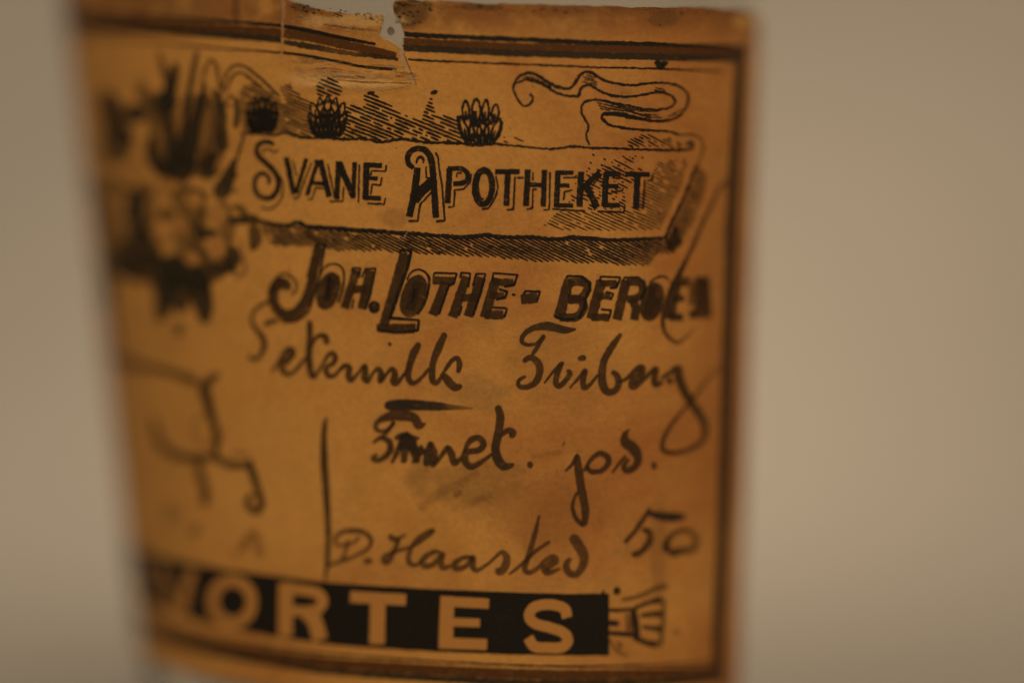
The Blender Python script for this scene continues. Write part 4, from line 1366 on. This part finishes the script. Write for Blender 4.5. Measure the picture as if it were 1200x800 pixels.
hand('handwritten_name', [
    (h7, [(240, 318), (214, 345), (158, 345), (146, 300), (200, 254), (282, 246), (352, 262), (398, 312), (372, 372), (292, 420), (182, 462), (90, 492)], [16, 22, 22, 26, 30, 36, 36, 32, 26, 24, 26, 24]),
    (h7, [(244, 312), (222, 382), (188, 450)], [22, 24, 20]), (h7, [(250, 345), (300, 310), (310, 280)], [18, 22, 18]), (h7, [(345, 472), (378, 458), (410, 468)], [40, 46, 16]),
    (h7, [(528, 268), (540, 300), (584, 302), (642, 270)], [34, 40, 36, 16]),
    (h7, [(592, 305), (556, 390), (520, 458), (484, 462), (496, 420), (590, 386), (682, 356), (762, 306), (832, 246), (786, 256), (712, 312), (662, 400), (660, 465), (706, 488), (756, 450)], [32, 34, 40, 34, 26, 26, 26, 26, 30, 26, 28, 36, 38, 30, 22]),
    (h7, [(886, 392), (822, 400), (758, 448), (768, 492), (830, 482), (896, 408), (884, 476), (906, 510), (956, 486)], [24, 34, 40, 42, 36, 34, 46, 38, 20]),
    (h7, [(1112, 430), (1040, 436), (978, 478), (990, 512), (1058, 496), (1112, 432), (1108, 500), (1140, 524), (1204, 486)], [24, 32, 40, 42, 34, 32, 44, 34, 20]),
    (h8, [(178, 494), (246, 432), (290, 396), (322, 430), (316, 492), (276, 536), (252, 506)], [20, 22, 30, 50, 56, 54, 36]),
    (h8, [(552, 136), (524, 258), (492, 370), (466, 452), (450, 516), (482, 540), (542, 508), (592, 455), (642, 430), (664, 458), (618, 492), (590, 516), (616, 540), (700, 512)], [14, 34, 38, 36, 38, 34, 28, 30, 40, 50, 50, 52, 44, 18]),
    (h8, [(338, 556), (440, 472), (530, 388), (628, 320)], [16, 26, 28, 24]),
    (h8, [(776, 276), (822, 345), (862, 424), (850, 502), (802, 556), (750, 532), (740, 482), (772, 438)], [70, 76, 66, 52, 46, 48, 44, 30]),
], kscale=0.80, lab='neat handwritten signature in pale brown ink')
hand('handwritten_number', [
    (h9, [(302, 334), (370, 258), (432, 168), (482, 86)], [26, 32, 34, 24], dict(k=.85)), (h9, [(466, 124), (560, 146), (640, 152), (728, 150)], [30, 60, 66, 30], dict(tone=1)),
    (h9, [(420, 240), (468, 252), (480, 312), (442, 372), (384, 412), (356, 398)], [26, 44, 50, 46, 44, 36], dict(k=.85)),
    (h9, [(608, 400), (594, 345), (640, 272), (722, 244), (788, 280), (786, 372), (700, 388), (612, 410)], [56, 50, 34, 40, 44, 44, 50, 60], dict(k=[.9, .9, .6, .6, .6, .6, .8, .9])),
], lab='handwritten number in brown ink, its bar darker')
hand('handwritten_stroke', [
    (q4, [(99, 150), (86, 205), (84, 350), (92, 460), (100, 600), (104, 720), (98, 840), (88, 920)], [6, 24, 34, 34, 28, 26, 20, 10], dict(k=.9)),
], lab='tapering vertical pen stroke beside the signature')
l1 = crop(100, 460, 4.792)
hand('handwritten_word', [
    (e3, [(245, 462), (330, 505), (430, 520), (560, 548), (660, 580), (740, 612)], [40, 60, 46, 40, 46, 50], dict(k=.72)),
    (e3, [(860, 556), (812, 596), (772, 640), (790, 720), (812, 800)], [22, 44, 60, 44, 40], dict(k=.85)),
    (l1, [(690, -20), (712, 100), (742, 220), (742, 350)], [46, 50, 44, 36], dict(k=.8)),
    (l1, [(690, 110), (622, 172), (640, 260), (720, 300)], [16, 16, 16, 14], dict(k=.4)), (l1, [(800, 190), (760, 280), (742, 340)], [10, 20, 20], dict(k=.5)),
    (l1, [(400, 130), (420, 255), (490, 332), (600, 362), (740, 362), (830, 402), (915, 402), (945, 372)], [20, 46, 50, 44, 40, 44, 40, 26], dict(k=.8)),
    (l1, [(830, 335), (930, 345)], [30, 20], dict(k=.35)),
    (l1, [(922, 380), (956, 468), (986, 568), (1000, 632), (962, 662), (920, 612), (948, 560)], [40, 44, 40, 40, 40, 34, 22], dict(k=.9)),
    (l1, [(642, 370), (662, 460), (686, 560), (682, 632)], [44, 50, 50, 50], dict(k=.72)),
], lab='large looped handwriting in brown ink at the curving side')
hand('pen_smudge', [
    (l1, [(470, 620), (500, 660), (540, 700)], [50, 70, 50], dict(k=.4)), (l1, [(620, 740), (640, 780)], [40, 50], dict(k=.5)), (l1, [(220, 230), (225, 320)], [40, 60], dict(k=.5)),
    (c5, [(740, 180), (800, 90), (830, 210)], [24, 30, 40], dict(k=.35)), (c5, [(700, 220), (760, 120)], [14, 20], dict(k=.3)), (c5, [(510, 70), (530, 110)], [40, 30], dict(k=.4)),
], mat=M_SMUDGE, soft=5.0)
hand('pen_smudge', [
    (q4, [(530, 585), (620, 510), (720, 462), (810, 410)], [30, 46, 40, 14], dict(k=.20)), (q4, [(690, 520), (730, 500)], [20, 10], dict(k=.4)), (q4, [(680, 590), (780, 552), (870, 515)], [30, 34, 14], dict(k=.14)),
    (q4, [(560, 380), (570, 420)], [30, 14], dict(k=.18)), (q4, [(1050, 340), (1190, 318)], [8, 14], dict(k=.2)), (h6, [(115, 172), (130, 178)], [16, 12], dict(k=.7)),
], mat=M_SMUDGE, soft=4.5)

# ------------------------------------------------------------------ little printed hand beside the bar
hand('pointing_hand_ornament', [
    (h10, [(432, 282), (520, 282), (600, 275)], [14, 18, 18]), (h10, [(602, 262), (618, 360), (630, 475)], [30, 38, 36], dict(k=.85)), (h10, [(428, 372), (508, 375)], [28, 34]), (h10, [(428, 442), (520, 448), (610, 458)], [20, 26, 24]),
    (h10, [(560, 300), (566, 440)], [8, 8], dict(k=.6)), (h10, [(585, 300), (590, 440)], [8, 8], dict(k=.6)),
    (h10, [(610, 268), (712, 228), (806, 205)], [18, 22, 40]), (h10, [(650, 322), (720, 312), (806, 308)], [18, 26, 44], dict(k=.8)), (h10, [(660, 398), (730, 408), (800, 416)], [16, 22, 46], dict(k=.85)),
    (h10, [(600, 470), (700, 512), (776, 524)], [26, 28, 40]), (h10, [(814, 205), (806, 380), (792, 535)], [18, 22, 20], dict(k=.6)),
    (h10, [(485, 118), (490, 150), (470, 170)], [34, 44, 24]), (h10, [(385, 160), (410, 158)], [30, 30]),
    (h10, [(520, 212), (650, 182), (770, 128), (850, 108)], [16, 26, 34, 30], dict(k=.45)), (h10, [(440, 480), (480, 560), (560, 600)], [10, 14, 14], dict(k=.35)), (h10, [(500, 500), (520, 560)], [30, 24], dict(k=.35)),
    (h10, [(880, 450), (930, 420)], [40, 30], dict(k=.3)),
], mat=M_BLACK, soft=0.6, grow=1.6)

# ------------------------------------------------------------------ small marks
I = Ink('printed_mark', M_BLACK)
I.stroke([(505, 110), (510, 108.5), (514, 107)], [2, 5, 1.5], cap='round')
I.stroke([(431, 110), (440, 109)], 3.0, cap='round')
I.stroke([(771, 29), (772, 30)], [3.4, 3.4], cap='round')
I.stroke([(766, 72), (772, 77), (777, 80)], [4, 9, 3], k=.9)
I.stroke([(778, 72), (776, 78)], [8, 3], k=.9)
I.stroke([(838, 181), (840, 183)], [8, 8], cap='round', k=.6)
I.build()
I = Ink('glue_spot', M_SMUDGE, lift=-0.10, soft=1.6)
I.stroke([(455, 38), (459, 37.5), (464, 38)], [9, 12, 8], cap='round', k=0.9)
I.build()
I = Ink('dirt_speck', M_BLACK, soft=0.6, grow=0.0)
for i in range(46):
    x = 340 + 112 * random.random() ** 1.4
    y = 3 + (x - 336) * 0.14 + 9 * random.random()
    I.stroke([(x, y), (x + 1.5 + 3 * random.random(), y + random.random() * 1.6)], 0.8 + 2.0 * random.random() ** 2, cap='round', k=0.75)
for i in range(60):
    x = 465 + 40 * random.random() ** 1.6
    y = 3 + 30 * random.random()
    I.stroke([(x, y), (x + 1 + 4 * random.random(), y + random.random() * 2 - 1)], 0.8 + 1.8 * random.random() ** 2, cap='round', k=0.6)
for i in range(70):
    x = 500 + 380 * random.random()
    y = 8 + (x - 500) * 0.02 + 5 * random.random() ** 2
    I.stroke([(x, y), (x + 1 + 5 * random.random(), y + random.random() * 1.5 - 0.7)], 0.6 + 1.6 * random.random() ** 2, cap='round', k=0.5)
for i in range(90):
    x = 290 + 560 * random.random()
    y = 60 + 700 * random.random()
    I.stroke([(x, y), (x + 1 + random.random(), y + random.random())], 0.5 + 1.0 * random.random() ** 3, cap='round', k=0.5)
I.build(kind='stuff')
# paler torn paper fibres along the tear and the crease
I = Ink('torn_fibre', M_FIBRE, lift=0.022, rough=0.9, soft=0.9)
I.stroke([(333, -2), (333.5, 15), (333, 30), (332.5, 45), (332.5, 60)], [5, 4, 1.6, 1.3, 1.0], k=[.4, .4, .55, .5, .25])
I.stroke([(455, 46), (466, 53), (474, 58)], [3, 4, 3])
I.stroke([(472, 58), (472, 66), (476, 80), (482, 92), (488, 99)], [5, 6.5, 5, 4, 2], k=[.9, .85, .6, .5, .4])
I.stroke([(448, 24), (452, 20), (440, 19), (425, 21)], [5, 6, 5, 3], k=.5)
I.stroke([(375, 83), (400, 88), (430, 90), (462, 92)], [1.5, 2.5, 2, 1], k=.5)
I.stroke([(395, 103), (430, 106), (465, 103), (490, 98)], [1.2, 2.2, 2.2, 1], k=.45)
I.stroke([(346, 88), (372, 96), (392, 102)], [1, 2, 1.4], k=.4)
I.stroke([(480, 270), (473, 279), (466, 283)], [0.7, 1.0, 0.8], k=.4)
I.build()
# crumbled paper round the tear: loose pale fibres and brown cracks
I = Ink('torn_fibre', M_FIBRE, lift=0.024, rough=0.7, soft=0.6)
for i in range(150):
    x = 340 + 145 * random.random()
    yb = 84 + (x - 420) * 0.07
    y = yb + 22 * (random.random() - 0.5) if i % 3 else 20 + (x - 336) * 0.18 + 12 * (random.random() - 0.5)
    if i % 3 == 0 and x > 444:
        continue
    L_ = 2 + 9 * random.random()
    I.stroke([(x, y), (x + L_ * 0.5, y + L_ * 0.06 + random.random() - 0.5), (x + L_, y + L_ * 0.12)], [0.5, 0.7 + random.random(), 0.5], k=0.25 + 0.4 * random.random(), cap='round')
I.build(kind='stuff')
I = Ink('paper_crack', M_SMUDGE, lift=0.024, rough=0.6, soft=0.6)
for i in range(26):
    x = 342 + 130 * random.random()
    y = 86 + (x - 420) * 0.07 + 26 * (random.random() - 0.5)
    L_ = 6 + 22 * random.random()
    I.stroke([(x, y), (x + L_ * 0.5, y + L_ * 0.05 + random.random() * 2 - 1), (x + L_, y + L_ * 0.1)], [0.6, 1.3, 0.6], k=0.55, cap='round')
I.stroke([(395, 94), (425, 96), (455, 97), (484, 98)], [0.8, 1.8, 1.6, 1.0], k=0.8)
I.stroke([(474, 62), (479, 76), (486, 92), (489, 100)], [0.8, 1.6, 1.8, 1.0], k=0.7)
I.stroke([(380, 29), (410, 33), (445, 37)], [0.8, 1.4, 0.8], k=0.7)
I.build(kind='stuff')

print('objects', len(bpy.data.objects), 'polys', sum(len(m.polygons) for m in bpy.data.meshes))
